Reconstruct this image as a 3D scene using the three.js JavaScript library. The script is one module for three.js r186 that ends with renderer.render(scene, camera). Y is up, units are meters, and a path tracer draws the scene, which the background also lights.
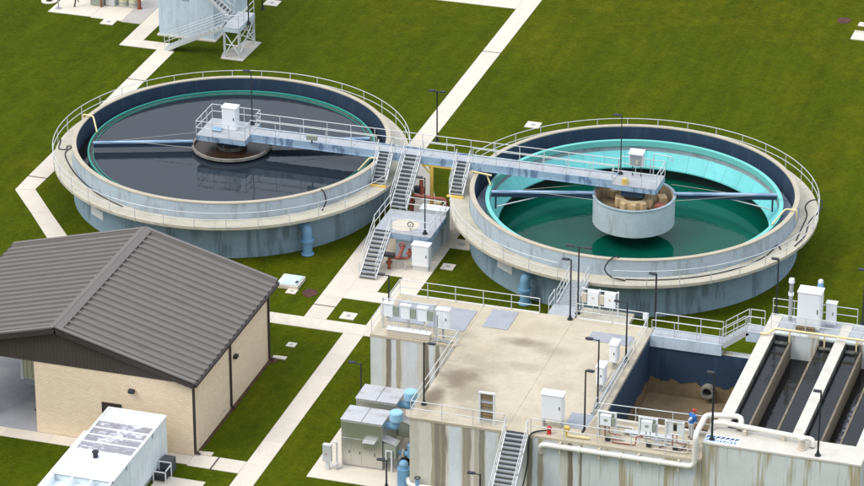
import * as THREE from 'three';
import { mergeGeometries } from 'three/addons/utils/BufferGeometryUtils.js';
import { RoundedBoxGeometry } from 'three/addons/geometries/RoundedBoxGeometry.js';
import { MarchingCubes } from 'three/addons/objects/MarchingCubes.js';

// ------------------------------------------------------------------ camera, sky, sun, exposure
const scene = new THREE.Scene();
const camera = new THREE.PerspectiveCamera(7.943, 1024 / 576, 1, 3000);
camera.position.set(52.416, 103.976, 213.915);
camera.lookAt(52.416 - 27.0358, 103.976 - 42.7358, 213.915 - 86.2712);
const renderer = new THREE.WebGLRenderer({ antialias: true });
renderer.toneMapping = THREE.LinearToneMapping;
renderer.toneMappingExposure = 1.2;
renderer.shadowMap.enabled = true;

const SUN_EL = 50 * Math.PI / 180, SUN_AZ = 38 * Math.PI / 180;
const sunDir = new THREE.Vector3(-Math.cos(SUN_EL) * Math.cos(SUN_AZ), Math.sin(SUN_EL), Math.cos(SUN_EL) * Math.sin(SUN_AZ));
{
  const w = 512, h = 256, d = new Float32Array(w * h * 4), v = new THREE.Vector3();
  for (let j = 0; j < h; j++) for (let i = 0; i < w; i++) {
    const lat = ((j + 0.5) / h - 0.5) * Math.PI, lon = ((i + 0.5) / w - 0.5) * 2 * Math.PI;
    v.set(Math.cos(lat) * Math.cos(lon), Math.sin(lat), Math.cos(lat) * Math.sin(lon));
    const e = Math.max(0, v.y), c = Math.max(0, v.dot(sunDir)), k = (j * w + i) * 4;
    const L = 1.42 * (1 + 2 * e) / 3 + 0.22 * Math.pow(c, 4);      // bright overcast, a little brighter round the hidden sun
    d[k] = L * 0.90; d[k + 1] = L * 0.985; d[k + 2] = L * 1.13; d[k + 3] = 1;
  }
  const sky = new THREE.DataTexture(d, w, h, THREE.RGBAFormat, THREE.FloatType);
  sky.mapping = THREE.EquirectangularReflectionMapping; sky.magFilter = THREE.LinearFilter; sky.minFilter = THREE.LinearFilter; sky.needsUpdate = true;
  scene.background = sky; scene.environment = sky;
}
const sun = new THREE.DirectionalLight(new THREE.Color(1, 0.93, 0.82), 1.4);
sun.position.copy(sunDir).multiplyScalar(200).add(new THREE.Vector3(-15, 0, 5));
sun.target.position.set(-15, 0, 5); sun.castShadow = true; sun.shadow.radius = 45; sun.shadow.mapSize.set(4096, 4096);
Object.assign(sun.shadow.camera, { left: -75, right: 75, top: 75, bottom: -75, near: 10, far: 400 });
scene.add(sun, sun.target);

// ------------------------------------------------------------------ noise and textures
let seed = 12345;
const rnd = () => { seed = (seed * 1664525 + 1013904223) >>> 0; return seed / 4294967296; };
const R = (a, b) => a + (b - a) * rnd();
function lattice(nx, ny) { const a = new Float32Array(nx * ny); for (let i = 0; i < a.length; i++) a[i] = rnd(); return a; }
function field(w, h, nx, ny) {            // tileable value noise with nx by ny cells
  const g = lattice(nx, ny), o = new Float32Array(w * h), xs = [];
  for (let i = 0; i < w; i++) { const f = i / w * nx, a = Math.floor(f), t = f - a; xs.push([a % nx, (a + 1) % nx, t * t * (3 - 2 * t)]); }
  for (let j = 0; j < h; j++) {
    const f = j / h * ny, b = Math.floor(f), t = f - b, s = t * t * (3 - 2 * t), r0 = (b % ny) * nx, r1 = ((b + 1) % ny) * nx;
    for (let i = 0; i < w; i++) { const [a, c, u] = xs[i]; const p = g[r0 + a] + (g[r0 + c] - g[r0 + a]) * u, q = g[r1 + a] + (g[r1 + c] - g[r1 + a]) * u; o[j * w + i] = p + (q - p) * s; }
  }
  return o;
}
function layers(w, h, list) {             // list of [nx, ny, weight]; result centred on 0
  const o = new Float32Array(w * h);
  for (const [nx, ny, k] of list) { const f = field(w, h, nx, ny); for (let i = 0; i < o.length; i++) o[i] += (f[i] - 0.5) * 2 * k; }
  return o;
}
const enc = x => { x = Math.min(1, Math.max(0, x)); return 255 * (x <= 0.0031308 ? 12.92 * x : 1.055 * Math.pow(x, 1 / 2.4) - 0.055); };
function tex(w, h, fn, tx, ty, linear) {  // fn(i, x, y) gives a linear colour; the tile measures tx by ty metres
  const d = new Uint8Array(w * h * 4);
  for (let j = 0, i = 0; j < h; j++) for (let x = 0; x < w; x++, i++) {
    const c = fn(i, x, j);
    if (linear) { const g = Math.min(255, Math.max(0, c * 255)); d[i * 4] = d[i * 4 + 1] = d[i * 4 + 2] = g; } else { d[i * 4] = enc(c[0]); d[i * 4 + 1] = enc(c[1]); d[i * 4 + 2] = enc(c[2]); }
    d[i * 4 + 3] = 255;
  }
  const t = new THREE.DataTexture(d, w, h, THREE.RGBAFormat); t.wrapS = t.wrapT = THREE.RepeatWrapping; t.magFilter = THREE.LinearFilter; t.minFilter = THREE.LinearMipmapLinearFilter; t.generateMipmaps = true;
  if (!linear) t.colorSpace = THREE.SRGBColorSpace; t.repeat.set(1 / tx, 1 / ty); t.needsUpdate = true; return t;
}
const mix = (a, b, t) => [a[0] + (b[0] - a[0]) * t, a[1] + (b[1] - a[1]) * t, a[2] + (b[2] - a[2]) * t];
const sc = (a, s) => [a[0] * s, a[1] * s, a[2] * s];
const st = (a, b, x) => { const t = Math.min(1, Math.max(0, (x - a) / (b - a))); return t * t * (3 - 2 * t); };
const lin = (r, g, b) => new THREE.Color().setRGB(r, g, b);

// plain concrete: base colour, mottling, a few darker patches, fine grain
function concreteTex(base, dirt, tile, amp = 0.1, n = 512) {
  const a = layers(n, n, [[4, 4, 0.5], [9, 9, 0.5], [23, 23, 0.4]]), b = layers(n, n, [[60, 60, 0.5], [170, 170, 0.6]]), c = layers(n, n, [[3, 3, 0.6], [7, 7, 0.5], [31, 31, 0.2]]);
  return tex(n, n, i => sc(mix(base, dirt, 0.55 * st(0.15, 0.9, c[i])), 1 + a[i] * amp + b[i] * amp * 0.6), tile, tile);
}
// run-down stains on a wall: tile tx wide, ty tall
function streakTex(base, dark, tx, ty, strength, fine = 60) {
  const w = 1024, h = 256, s = layers(w, h, [[fine, 2, 0.6], [fine * 3, 4, 0.5], [Math.round(fine / 3), 1, 0.7]]), g = layers(w, h, [[8, 4, 0.5], [40, 12, 0.5], [300, 90, 0.35]]), m = layers(w, h, [[14, 3, 0.7], [33, 5, 0.4]]);
  return tex(w, h, i => { const k = strength * st(0.05, 0.95, s[i] + 0.5 * m[i]); return sc(mix(base, dark, k), 1 + 0.09 * g[i] + 0.05 * m[i]); }, tx, ty);
}
const bumpNoise = tex(256, 256, (() => { const a = layers(256, 256, [[16, 16, 0.4], [50, 50, 0.4], [120, 120, 0.3]]); return i => 0.5 + a[i] * 0.5; })(), 2, 2, true);

// ------------------------------------------------------------------ materials
const M = {};
const std = (c, rough = 0.8, o = {}) => new THREE.MeshStandardMaterial({ color: c, roughness: rough, ...o });
const mapped = (t, rough = 0.9, o = {}) => new THREE.MeshStandardMaterial({ map: t, roughness: rough, ...o });
{
  const n = 2048, big = layers(n, n, [[4, 5, 0.6], [9, 10, 0.5]]), mow = layers(n, n, [[190, 14, 0.6], [420, 40, 0.5], [60, 5, 0.4]]), fine = layers(n, n, [[300, 300, 0.4], [1024, 1024, 0.9]]), yel = layers(n, n, [[21, 19, 0.4], [64, 60, 0.5], [170, 150, 0.6]]);
  const g0 = [0.064, 0.083, 0.0012], g1 = [0.094, 0.099, 0.0016], g2 = [0.043, 0.066, 0.001];
  M.grass = new THREE.MeshPhysicalMaterial({ roughness: 1, specularIntensity: 0.15, map: tex(n, n, i => sc(mix(mix(g0, g1, st(-0.1, 1.1, yel[i] * 0.7 + big[i] * 0.5)), g2, 0.6 * st(0.0, 1.0, -big[i] * 0.7 - yel[i] * 0.6)), Math.max(0.35, 1 + 0.22 * fine[i] + 0.13 * mow[i])), 122, 122) });
  const b = layers(512, 512, [[64, 64, 0.4], [190, 190, 0.7]]);
  M.grass.bumpMap = tex(512, 512, i => 0.5 + 0.5 * b[i], 6, 6, true); M.grass.bumpScale = 0.06;
}
M.path = [0, 1, 2].map(i => mapped(concreteTex([[0.64, 0.57, 0.46], [0.615, 0.545, 0.445], [0.655, 0.58, 0.47]][i], [0.53, 0.465, 0.37], 4.3, 0.05), 0.95));
M.yard = mapped(concreteTex([0.30, 0.305, 0.32], [0.17, 0.175, 0.19], 9, 0.1), 0.95);  // stained concrete, base darkened to stand in for shade under the bay roof
M.apron = mapped(concreteTex([0.44, 0.40, 0.36], [0.33, 0.29, 0.26], 6, 0.08), 0.95);
M.walkway = mapped(concreteTex([0.51, 0.465, 0.365], [0.385, 0.345, 0.26], 5, 0.09), 0.95);
M.coping = mapped(concreteTex([0.47, 0.41, 0.31], [0.34, 0.29, 0.21], 3, 0.12), 0.95);
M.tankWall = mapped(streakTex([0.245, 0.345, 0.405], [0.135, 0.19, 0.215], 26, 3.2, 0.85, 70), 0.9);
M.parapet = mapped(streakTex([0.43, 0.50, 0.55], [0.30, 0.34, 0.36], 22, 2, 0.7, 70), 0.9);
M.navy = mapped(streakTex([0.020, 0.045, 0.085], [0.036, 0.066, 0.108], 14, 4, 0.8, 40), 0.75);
M.troughFloor = mapped(concreteTex([0.27, 0.31, 0.40], [0.09, 0.12, 0.19], 3, 0.2), 0.7);
M.innerConc = mapped(streakTex([0.30, 0.37, 0.39], [0.2, 0.24, 0.25], 14, 2, 0.8, 50), 0.85);
M.cyan = [0, 1, 2].map(i => mapped(concreteTex(sc([0.175, 0.62, 0.60], [1, 0.97, 1.03][i]), [0.15, 0.55, 0.55], 3, 0.05), 0.5));
M.teal = std(lin(0.03, 0.26, 0.20), 0.5);
M.cyanRing = std(lin(0.17, 0.56, 0.50), 0.5);
{
  const w = 1024, h = 256, wob = layers(w, h, [[90, 4, 0.5], [220, 8, 0.4], [30, 3, 0.5]]), g = layers(w, h, [[8, 4, 0.5], [60, 16, 0.5], [300, 90, 0.4]]), f = layers(w, h, [[180, 1, 0.6], [70, 1, 0.6]]);
  const cream = [0.60, 0.575, 0.49], pale = [0.62, 0.655, 0.67], br = [0.155, 0.125, 0.08], tan = [0.36, 0.31, 0.205];   // stripes: centre, half width, colour, strength
  const S = [[-9.5, 0.35, pale, 0.7], [-8.7, 0.17, br, 0.85], [-8.35, 0.2, pale, 0.9], [-8.05, 0.16, tan, 0.9], [-7.3, 0.5, pale, 0.8], [-6.2, 0.18, br, 0.9], [-5.85, 0.15, pale, 0.8], [-5.5, 0.14, br, 0.8], [-4.9, 0.3, tan, 0.5], [-3.9, 0.25, tan, 0.3], [-2.3, 0.42, br, 0.8], [-2.75, 0.1, tan, 0.9], [-2.25, 0.07, tan, 0.7], [-1.35, 0.42, pale, 0.95], [-0.6, 0.3, br, 0.7], [-0.65, 0.09, tan, 0.8], [0.35, 0.22, br, 0.75], [0.0, 0.12, tan, 0.6], [0.9, 0.35, pale, 0.8], [1.45, 0.12, tan, 0.6]];
  M.wallStain = mapped(tex(w, h, (i, x, y) => {
    const X = -10 + x / w * 12, X2 = X + 0.1 * wob[i]; let c = mix(cream, tan, 0.4 * st(0.2, 0.9, f[i]));
    for (const [cx, hw, col, k] of S) c = mix(c, col, k * st(1.25, 0.65, Math.abs(X2 - cx) / hw + 0.2 * wob[i]));
    return sc(c, 1 + 0.08 * g[i] + 0.06 * f[i]);
  }, 12, 5), 0.92); M.wallStain.map.offset.set(10 / 12, 0);
}
M.basinWall = mapped(streakTex([0.63, 0.65, 0.625], [0.40, 0.34, 0.20], 11, 6.4, 0.95, 52), 0.92);
M.basinTop = mapped(concreteTex([0.60, 0.56, 0.485], [0.46, 0.415, 0.34], 4, 0.09), 0.92);
M.darkWall = mapped(streakTex([0.12, 0.115, 0.10], [0.03, 0.028, 0.022], 7, 3, 0.9, 40), 0.9);  // dark streaked faces; on the basin dividers shade is put into this colour
{
  const n = 1024, a = layers(n, n, [[5, 5, 0.5], [12, 12, 0.4], [40, 40, 0.2]]), b = layers(n, n, [[90, 90, 0.4], [260, 260, 0.5]]), c = layers(n, n, [[14, 16, 0.5], [33, 31, 0.4], [70, 70, 0.25]]);
  // brown stains lie where the photograph shows them, in metres on the deck
  const blots = [[-2.9, 32.0, 1.7, 1.9, 1], [-3.6, 34.9, 1.0, 1.8, 1], [-1.9, 33.6, 1.9, 1.6, 0.6], [-2.6, 29.6, 1.4, 1.6, 0.35], [-0.8, 35.6, 1.4, 1.2, 0.35], [-0.2, 26.2, 1.8, 0.8, 0.75], [1.4, 26.8, 1.6, 0.8, 0.4], [-1.6, 30.3, 2.2, 1.2, 0.3], [3.2, 31.5, 1.4, 1.0, 0.22], [0.4, 29.4, 1.6, 0.7, 0.28], [4.6, 28.6, 0.9, 1.8, 0.25]];
  const spk = layers(n, n, [[200, 200, 0.7], [420, 420, 0.6]]);
  M.deck = mapped(tex(n, n, (i, x, y) => {
    const X = -10 + x / n * 24, Z = 20 + y / n * 24; let k = 0;
    for (const [bx, bz, rx, rz, s] of blots) { const d = Math.hypot((X - bx) / rx, (Z - bz) / rz) + 0.35 * c[i]; k = Math.max(k, s * st(1.25, 0.2, d)); }
    return sc(mix(mix([0.51, 0.445, 0.325], [0.42, 0.35, 0.235], 0.75 * st(-0.2, 0.8, a[i])), [0.15, 0.105, 0.065], 0.8 * k), (1 + 0.07 * b[i] + 0.09 * c[i]) * (1 - 0.22 * st(0.62, 0.95, spk[i])));
  }, 24, 24), 0.95);
  M.deck.map.offset.set(10 / 24, -20 / 24);
}
M.hatch = mapped(concreteTex([0.34, 0.345, 0.365], [0.25, 0.26, 0.28], 3, 0.08), 0.6);
{
  const w = 1024, h = 512, t = layers(w, h, [[30, 20, 0.4], [9, 7, 0.5]]), f = layers(w, h, [[256, 128, 0.7]]), br = lattice(64, 64);
  M.brick = mapped(tex(w, h, (i, x, y) => {          // 32 bricks by 32 courses on 10 by 4.2 m
    const row = Math.floor(y / 16), xx = (x + (row % 2) * 16) % w, col = Math.floor(xx / 32) % 64, fx = xx / 32 % 1, fy = y / 16 % 1;
    const mort = fy < 0.16 || fx < 0.06, v = br[(row % 64) * 64 + col];
    return sc(mort ? [0.62, 0.485, 0.33] : mix([0.86, 0.695, 0.50], [0.79, 0.615, 0.43], v), 1 + 0.025 * t[i] + 0.03 * f[i]);
  }, 10, 4.2), 0.95);
}
M.roof = [0, 1, 2].map(i => mapped(concreteTex(sc([0.158, 0.138, 0.120], [1, 0.97, 1.03][i]), [0.138, 0.120, 0.104], 5, 0.04, 256), 0.55));
M.roofRib = std(lin(0.165, 0.147, 0.131), 0.5);
M.brown = std(lin(0.042, 0.032, 0.027), 0.65);
M.siding = mapped(tex(256, 64, (() => { const g = layers(256, 64, [[30, 4, 0.4]]); return (i, x) => sc([0.058, 0.045, 0.038], (x % 16 < 2 ? 0.6 : 1) + 0.1 * g[i]); })(), 4, 2), 0.6);
M.galv = std(lin(0.62, 0.63, 0.63), 0.42, { metalness: 0.25 });
M.rail = std(lin(0.64, 0.645, 0.62), 0.45, { metalness: 0.15 });
M.tread = std(lin(0.38, 0.395, 0.40), 0.6, { metalness: 0.2 });
M.dark_plate = std(lin(0.07, 0.075, 0.08), 0.7);  // near black: shade of the open stair gaps as colour, also the trailer unit
M.grate = mapped(concreteTex([0.42, 0.43, 0.44], [0.33, 0.34, 0.35], 2, 0.12, 256), 0.6, { metalness: 0.15 });
M.blueSteel = mapped(streakTex([0.33, 0.45, 0.56], [0.10, 0.17, 0.27], 9, 1, 0.85, 40), 0.6);
M.bluePaint = std(lin(0.17, 0.34, 0.50), 0.5);
M.white = std(lin(0.84, 0.85, 0.86), 0.4);
M.offwhite = std(lin(0.72, 0.73, 0.72), 0.5);
M.whitePipe = std(lin(0.74, 0.70, 0.62), 0.5);
M.tanPipe = std(lin(0.60, 0.53, 0.42), 0.6);
M.yellow = std(lin(0.74, 0.50, 0.10), 0.5);
M.paleYellow = std(lin(0.78, 0.66, 0.34), 0.5);
M.redPipe = std(lin(0.27, 0.070, 0.040), 0.6);
M.red = std(lin(0.55, 0.03, 0.03), 0.5);
M.dark = std(lin(0.020, 0.022, 0.026), 0.5);
M.pole = std(lin(0.032, 0.036, 0.042), 0.45, { metalness: 0.3 });
M.rubber = std(lin(0.02, 0.02, 0.022), 0.7);
M.stainless = new THREE.MeshStandardMaterial({ color: lin(0.62, 0.62, 0.58), roughness: 0.32, metalness: 0.85, bumpMap: bumpNoise, bumpScale: 0.004 });
M.steelTop = mapped(concreteTex([0.50, 0.49, 0.49], [0.36, 0.33, 0.30], 2.5, 0.06, 256), 0.5, { metalness: 0.2 });
M.paleBlueWall = mapped(streakTex([0.56, 0.66, 0.72], [0.42, 0.5, 0.55], 8, 4, 0.6, 30), 0.8);
M.trailerSide = mapped(streakTex([0.76, 0.83, 0.85], [0.69, 0.76, 0.79], 6, 3, 0.5, 40), 0.5);
{
  const n = 256, a = layers(n, n, [[8, 2, 0.5], [16, 24, 0.45], [60, 70, 0.45]]);
  M.trailerPanel = mapped(tex(n, n, i => mix([0.80, 0.79, 0.80], [0.25, 0.235, 0.26], st(1.0, -0.15, a[i]) * 0.95), 11, 9), 0.6);
}
M.mulch = mapped(concreteTex([0.085, 0.034, 0.022], [0.045, 0.02, 0.014], 1.5, 0.4, 256), 1);
M.sludge = mapped(concreteTex([0.20, 0.145, 0.075], [0.11, 0.078, 0.042], 5, 0.2), 0.8);
M.wellConc = mapped(streakTex([0.50, 0.55, 0.56], [0.36, 0.38, 0.37], 9, 2.2, 0.75, 30), 0.85);
M.wellInside = mapped(streakTex([0.50, 0.40, 0.26], [0.26, 0.17, 0.09], 6, 2, 0.8, 24), 0.9);
M.wellRim = mapped(concreteTex([0.26, 0.235, 0.20], [0.12, 0.10, 0.085], 2, 0.2, 256), 0.8);
M.tanBlock = mapped(concreteTex([0.56, 0.42, 0.24], [0.40, 0.26, 0.13], 2, 0.15, 256), 0.9);
{
  const b = layers(512, 512, [[20, 26, 0.5], [50, 60, 0.4], [120, 140, 0.25]]);
  const ripple = tex(512, 512, i => 0.5 + 0.5 * b[i], 12, 12, true);
  M.blackWater = new THREE.MeshPhysicalMaterial({ color: lin(0.019, 0.025, 0.033), roughness: 0.03, ior: 1.36, bumpMap: ripple, bumpScale: 0.003 });
  const c = layers(512, 512, [[3, 4, 0.6], [9, 8, 0.5], [30, 30, 0.25]]);
  M.greenWater = new THREE.MeshPhysicalMaterial({ map: tex(512, 512, i => mix([0.0018, 0.066, 0.041], [0.003, 0.088, 0.054], st(-0.8, 0.8, c[i])), 21, 21), roughness: 0.04, ior: 1.33, specularIntensity: 0.42, bumpMap: ripple, bumpScale: 0.003 });
  M.darkWater = new THREE.MeshPhysicalMaterial({ color: lin(0.010, 0.010, 0.010), roughness: 0.08, ior: 1.34, bumpMap: ripple, bumpScale: 0.008 });
  M.brownWater = new THREE.MeshPhysicalMaterial({ map: concreteTex([0.040, 0.022, 0.013], [0.014, 0.010, 0.008], 3, 0.2, 256), roughness: 0.25, ior: 1.34 });
}
M.underBaffleDark = mapped(streakTex([0.012, 0.030, 0.024], [0.022, 0.045, 0.036], 14, 3, 0.7, 30), 0.6);  // dark colour so wall and water reflection below the baffle go dark
M.lip = mapped(concreteTex([0.20, 0.165, 0.115], [0.10, 0.085, 0.06], 2, 0.25, 256), 0.9);
M.paleBlue = std(lin(0.30, 0.53, 0.70), 0.5);
M.foam = std(lin(0.30, 0.30, 0.33), 0.8);
M.jointDark = std(lin(0.09, 0.075, 0.065), 0.95);
M.cream = std(lin(0.56, 0.55, 0.36), 0.6);
M.glass = std(lin(0.35, 0.37, 0.38), 0.2);
M.greenBox = std(lin(0.30, 0.33, 0.26), 0.6);

// ------------------------------------------------------------------ geometry helpers (metres)
const V = (x, y, z) => new THREE.Vector3(x, y, z);
function flat(g) { const o = g.index ? g.toNonIndexed() : g; for (const k of Object.keys(o.attributes)) if (!['position', 'normal', 'uv'].includes(k)) o.deleteAttribute(k); return o; }
function mUV(g) {                         // uv in metres, chosen by the way each face points
  g = flat(g); const p = g.attributes.position, uv = new Float32Array(p.count * 2), a = V(), b = V(), c = V();
  for (let i = 0; i < p.count; i += 3) {
    a.fromBufferAttribute(p, i); b.fromBufferAttribute(p, i + 1); c.fromBufferAttribute(p, i + 2);
    const n = b.clone().sub(a).cross(c.clone().sub(a)), ax = Math.abs(n.x), ay = Math.abs(n.y), az = Math.abs(n.z), q = [a, b, c];
    for (let k = 0; k < 3; k++) { const v = q[k]; const [u, w] = ay >= ax && ay >= az ? [v.x, v.z] : ax > az ? [v.z, v.y] : [v.x, v.y]; uv[(i + k) * 2] = u; uv[(i + k) * 2 + 1] = w; }
  }
  g.setAttribute('uv', new THREE.BufferAttribute(uv, 2)); return g;
}
const bb = (x0, x1, y0, y1, z0, z1) => { const g = new THREE.BoxGeometry(x1 - x0, y1 - y0, z1 - z0); g.translate((x0 + x1) / 2, (y0 + y1) / 2, (z0 + z1) / 2); return mUV(g); };
const rb = (x0, x1, y0, y1, z0, z1, r = 0.03) => { const g = new RoundedBoxGeometry(x1 - x0, y1 - y0, z1 - z0, 1, r); g.translate((x0 + x1) / 2, (y0 + y1) / 2, (z0 + z1) / 2); return mUV(g); };
function cyl(x, z, y0, y1, r0, r1 = r0, n = 16) { const g = new THREE.CylinderGeometry(r1, r0, y1 - y0, n); g.translate(x, (y0 + y1) / 2, z); return flat(g); }
function bar(a, b, r, n = 6) { const d = b.clone().sub(a), g = new THREE.CylinderGeometry(r, r, d.length(), n); g.applyQuaternion(new THREE.Quaternion().setFromUnitVectors(V(0, 1, 0), d.normalize())); g.translate((a.x + b.x) / 2, (a.y + b.y) / 2, (a.z + b.z) / 2); return flat(g); }
function beam(a, b, w, h) {               // box from a to b, w wide (level), h deep below the line
  const d = b.clone().sub(a), L = d.length(), g = new THREE.BoxGeometry(L, h, w); g.translate(L / 2, -h / 2, 0); mUV(g);
  const x = d.normalize(), z = V().crossVectors(x, V(0, 1, 0)).normalize(), y = V().crossVectors(z, x);
  g.applyMatrix4(new THREE.Matrix4().makeBasis(x, y, z).setPosition(a)); return flat(g);
}
function tube(pts, r, seg = 24, n = 7) { return flat(new THREE.TubeGeometry(new THREE.CatmullRomCurve3(pts), seg, r, n)); }
function bent(pts, r, n = 8) {            // straight runs with rounded corners
  const cp = new THREE.CurvePath();
  let prev = pts[0];
  for (let i = 1; i < pts.length; i++) {
    const p = pts[i], nx = pts[i + 1];
    if (!nx) { cp.add(new THREE.LineCurve3(prev, p)); break; }
    const R0 = Math.min(r * 2.6, p.distanceTo(prev) * 0.45, p.distanceTo(nx) * 0.45), a = p.clone().add(prev.clone().sub(p).setLength(R0)), b = p.clone().add(nx.clone().sub(p).setLength(R0));
    if (a.distanceTo(prev) > 1e-4) cp.add(new THREE.LineCurve3(prev, a)); cp.add(new THREE.QuadraticBezierCurve3(a, p, b)); prev = b;
  }
  return flat(new THREE.TubeGeometry(cp, pts.length * 12, r, n));
}
function ring(r0, r1, y0, y1, n = 128) {  // closed ring; uv = (arc length, height or radius)
  const pr = [[r0, y0], [r1, y0], [r1, y1], [r0, y1], [r0, y0]], pos = [], nor = [], uv = [];
  for (let k = 0; k < 4; k++) {
    const [ra, ya] = pr[k], [rb_, yb] = pr[k + 1], nr = yb - ya, ny = ra - rb_, L = Math.hypot(nr, ny);
    band(pos, nor, uv, ra, ya, rb_, yb, nr / L, ny / L, n, 0, Math.PI * 2);
  }
  return pack(pos, nor, uv);
}
function band(pos, nor, uv, ra, ya, rb_, yb, nr, ny, n, t0, t1) {
  for (let i = 0; i < n; i++) {
    const a = t0 + (t1 - t0) * i / n, b = t0 + (t1 - t0) * (i + 1) / n, w = Math.abs(yb - ya) > Math.abs(rb_ - ra);
    const q = [[ra, ya, a], [rb_, yb, a], [rb_, yb, b], [ra, ya, a], [rb_, yb, b], [ra, ya, b]];
    for (const [r, y, t] of q) { pos.push(r * Math.cos(t), y, r * Math.sin(t)); nor.push(nr * Math.cos(t), ny, nr * Math.sin(t)); uv.push(t * Math.max(ra, rb_), w ? y : r); }
  }
}
function pack(pos, nor, uv) { const g = new THREE.BufferGeometry(); g.setAttribute('position', new THREE.Float32BufferAttribute(pos, 3)); g.setAttribute('normal', new THREE.Float32BufferAttribute(nor, 3)); g.setAttribute('uv', new THREE.Float32BufferAttribute(uv, 2)); return g; }
function disc(r, y, n = 96) { const g = new THREE.CircleGeometry(r, n); g.rotateX(-Math.PI / 2); g.translate(0, y, 0); return mUV(g); }
function prism(pts, y0, y1) {             // polygon in x, z raised from y0 to y1
  const s = new THREE.Shape(pts.map(([x, z]) => new THREE.Vector2(x, -z))), g = new THREE.ExtrudeGeometry(s, { depth: y1 - y0, bevelEnabled: false });
  g.rotateX(-Math.PI / 2); g.translate(0, y0, 0); return mUV(g);
}
const move = (g, x, y, z) => { g.translate(x, y, z); return g; };

// ------------------------------------------------------------------ scene helpers
const used = {};
const numbered = n => { if (!(n in used)) { used[n] = 0; return n; } used[n]++; return n + '_' + String(used[n]).padStart(3, '0'); };
function mesh(name, geo, m) { const g = Array.isArray(geo) ? (geo.length > 1 ? mergeGeometries(geo.map(flat)) : geo[0]) : geo; const o = new THREE.Mesh(g, m); o.name = name; o.castShadow = o.receiveShadow = true; return o; }
function thing(name, label, category, group) { const o = new THREE.Group(); o.name = numbered(name); o.userData = { label, category }; if (group) o.userData.group = group; scene.add(o); return o; }
function part(parent, name, geo, m) { const o = mesh(name, geo, m); parent.add(o); return o; }
function solo(name, geo, m, label, category, group) { const o = mesh(numbered(name), geo, m); o.userData = { label, category }; if (group) o.userData.group = group; scene.add(o); return o; }
function struct(name, label) { const o = new THREE.Group(); o.name = numbered(name); o.userData = { kind: 'structure', label }; scene.add(o); return o; }
function dup(src, label) { const c = src.clone(); c.name = numbered(src.name.replace(/_\d{3}$/, '')); c.userData = { ...src.userData, label }; scene.add(c); return c; }

const postGeo = {};
function railing(parent, pts, { h = 1.07, gap = 1.8, m = M.rail, closed = false, r = 0.028, drop = 0, ends = true } = {}) {
  const line = closed ? [...pts, pts[0]] : pts, gs = [], posts = [];
  for (let i = 0; i + 1 < line.length; i++) {
    const a = line[i], b = line[i + 1];
    for (const k of [h, h * 0.52]) gs.push(bar(V(a.x, a.y + k, a.z), V(b.x, b.y + k, b.z), r, 6));
  }
  let acc = gap; // a post at the start, then every gap metres, and at corners
  for (let i = 0; i + 1 < line.length; i++) {
    const a = line[i], b = line[i + 1], L = a.distanceTo(b);
    if (line.length < 9) { const n = Math.max(1, Math.round(L / gap)); for (let k = 0; k < n; k++) posts.push(a.clone().lerp(b, k / n)); if (i + 2 === line.length && ends) posts.push(b.clone()); }
    else { let t = gap - acc; while (t <= L) { posts.push(a.clone().lerp(b, t / L)); t += gap; acc = 0; } acc = L - (t - gap); }
  }
  const o = part(parent, 'railing', gs, m), key = h + '_' + drop;
  if (!postGeo[key]) postGeo[key] = flat(new THREE.CylinderGeometry(r * 0.95, r * 0.95, h + drop, 6).translate(0, (h - drop) / 2, 0));
  for (const p of posts) { const q = part(o, 'post', postGeo[key], m); q.position.copy(p); }
  return o;
}
// straight stair: foot and head are the middle points of the lowest and highest edges
function stair(parent, foot, head, w, n, { rails = [1, 1], nosing = null, railH = 1.0, mt = M.tread } = {}) {
  const d = V(head.x - foot.x, 0, head.z - foot.z), run = d.length(); d.normalize();
  const s = V(-d.z, 0, d.x), rise = (head.y - foot.y) / n, tr = run / n;
  for (const k of [-1, 1]) {
    const o = s.clone().multiplyScalar(k * w / 2), a = foot.clone().add(o), b = head.clone().add(o);
    part(parent, 'stringer', beam(V(a.x, a.y + 0.16, a.z), V(b.x, b.y + 0.06, b.z), 0.06, 0.26), M.galv);
    if (rails[(k + 1) / 2]) railing(parent, [V(a.x, a.y + rise, a.z), b], { h: railH, gap: 1.3 });
  }
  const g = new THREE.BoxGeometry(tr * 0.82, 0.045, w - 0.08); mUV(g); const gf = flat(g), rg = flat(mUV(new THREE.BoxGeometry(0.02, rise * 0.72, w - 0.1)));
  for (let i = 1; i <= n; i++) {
    const w0 = foot.clone().addScaledVector(d, tr * (i - 0.02)), rz = part(parent, 'dark_plate', rg, M.dark_plate); rz.position.set(w0.x, foot.y + rise * (i + 0.5) - 0.05, w0.z); rz.rotation.y = -Math.atan2(d.z, d.x);  // added dark plate, paints the shade in the gap behind each tread
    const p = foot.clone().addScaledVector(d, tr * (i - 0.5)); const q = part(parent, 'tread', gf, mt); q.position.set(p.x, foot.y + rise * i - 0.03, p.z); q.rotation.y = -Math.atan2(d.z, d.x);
  }
  if (nosing) { const c = foot.clone().addScaledVector(d, -0.12); const q = part(parent, 'nosing', flat(mUV(new THREE.BoxGeometry(0.24, 0.1, w + 0.25))), nosing); q.position.set(c.x, foot.y + 0.05, c.z); q.rotation.y = -Math.atan2(d.z, d.x); }
}
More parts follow.
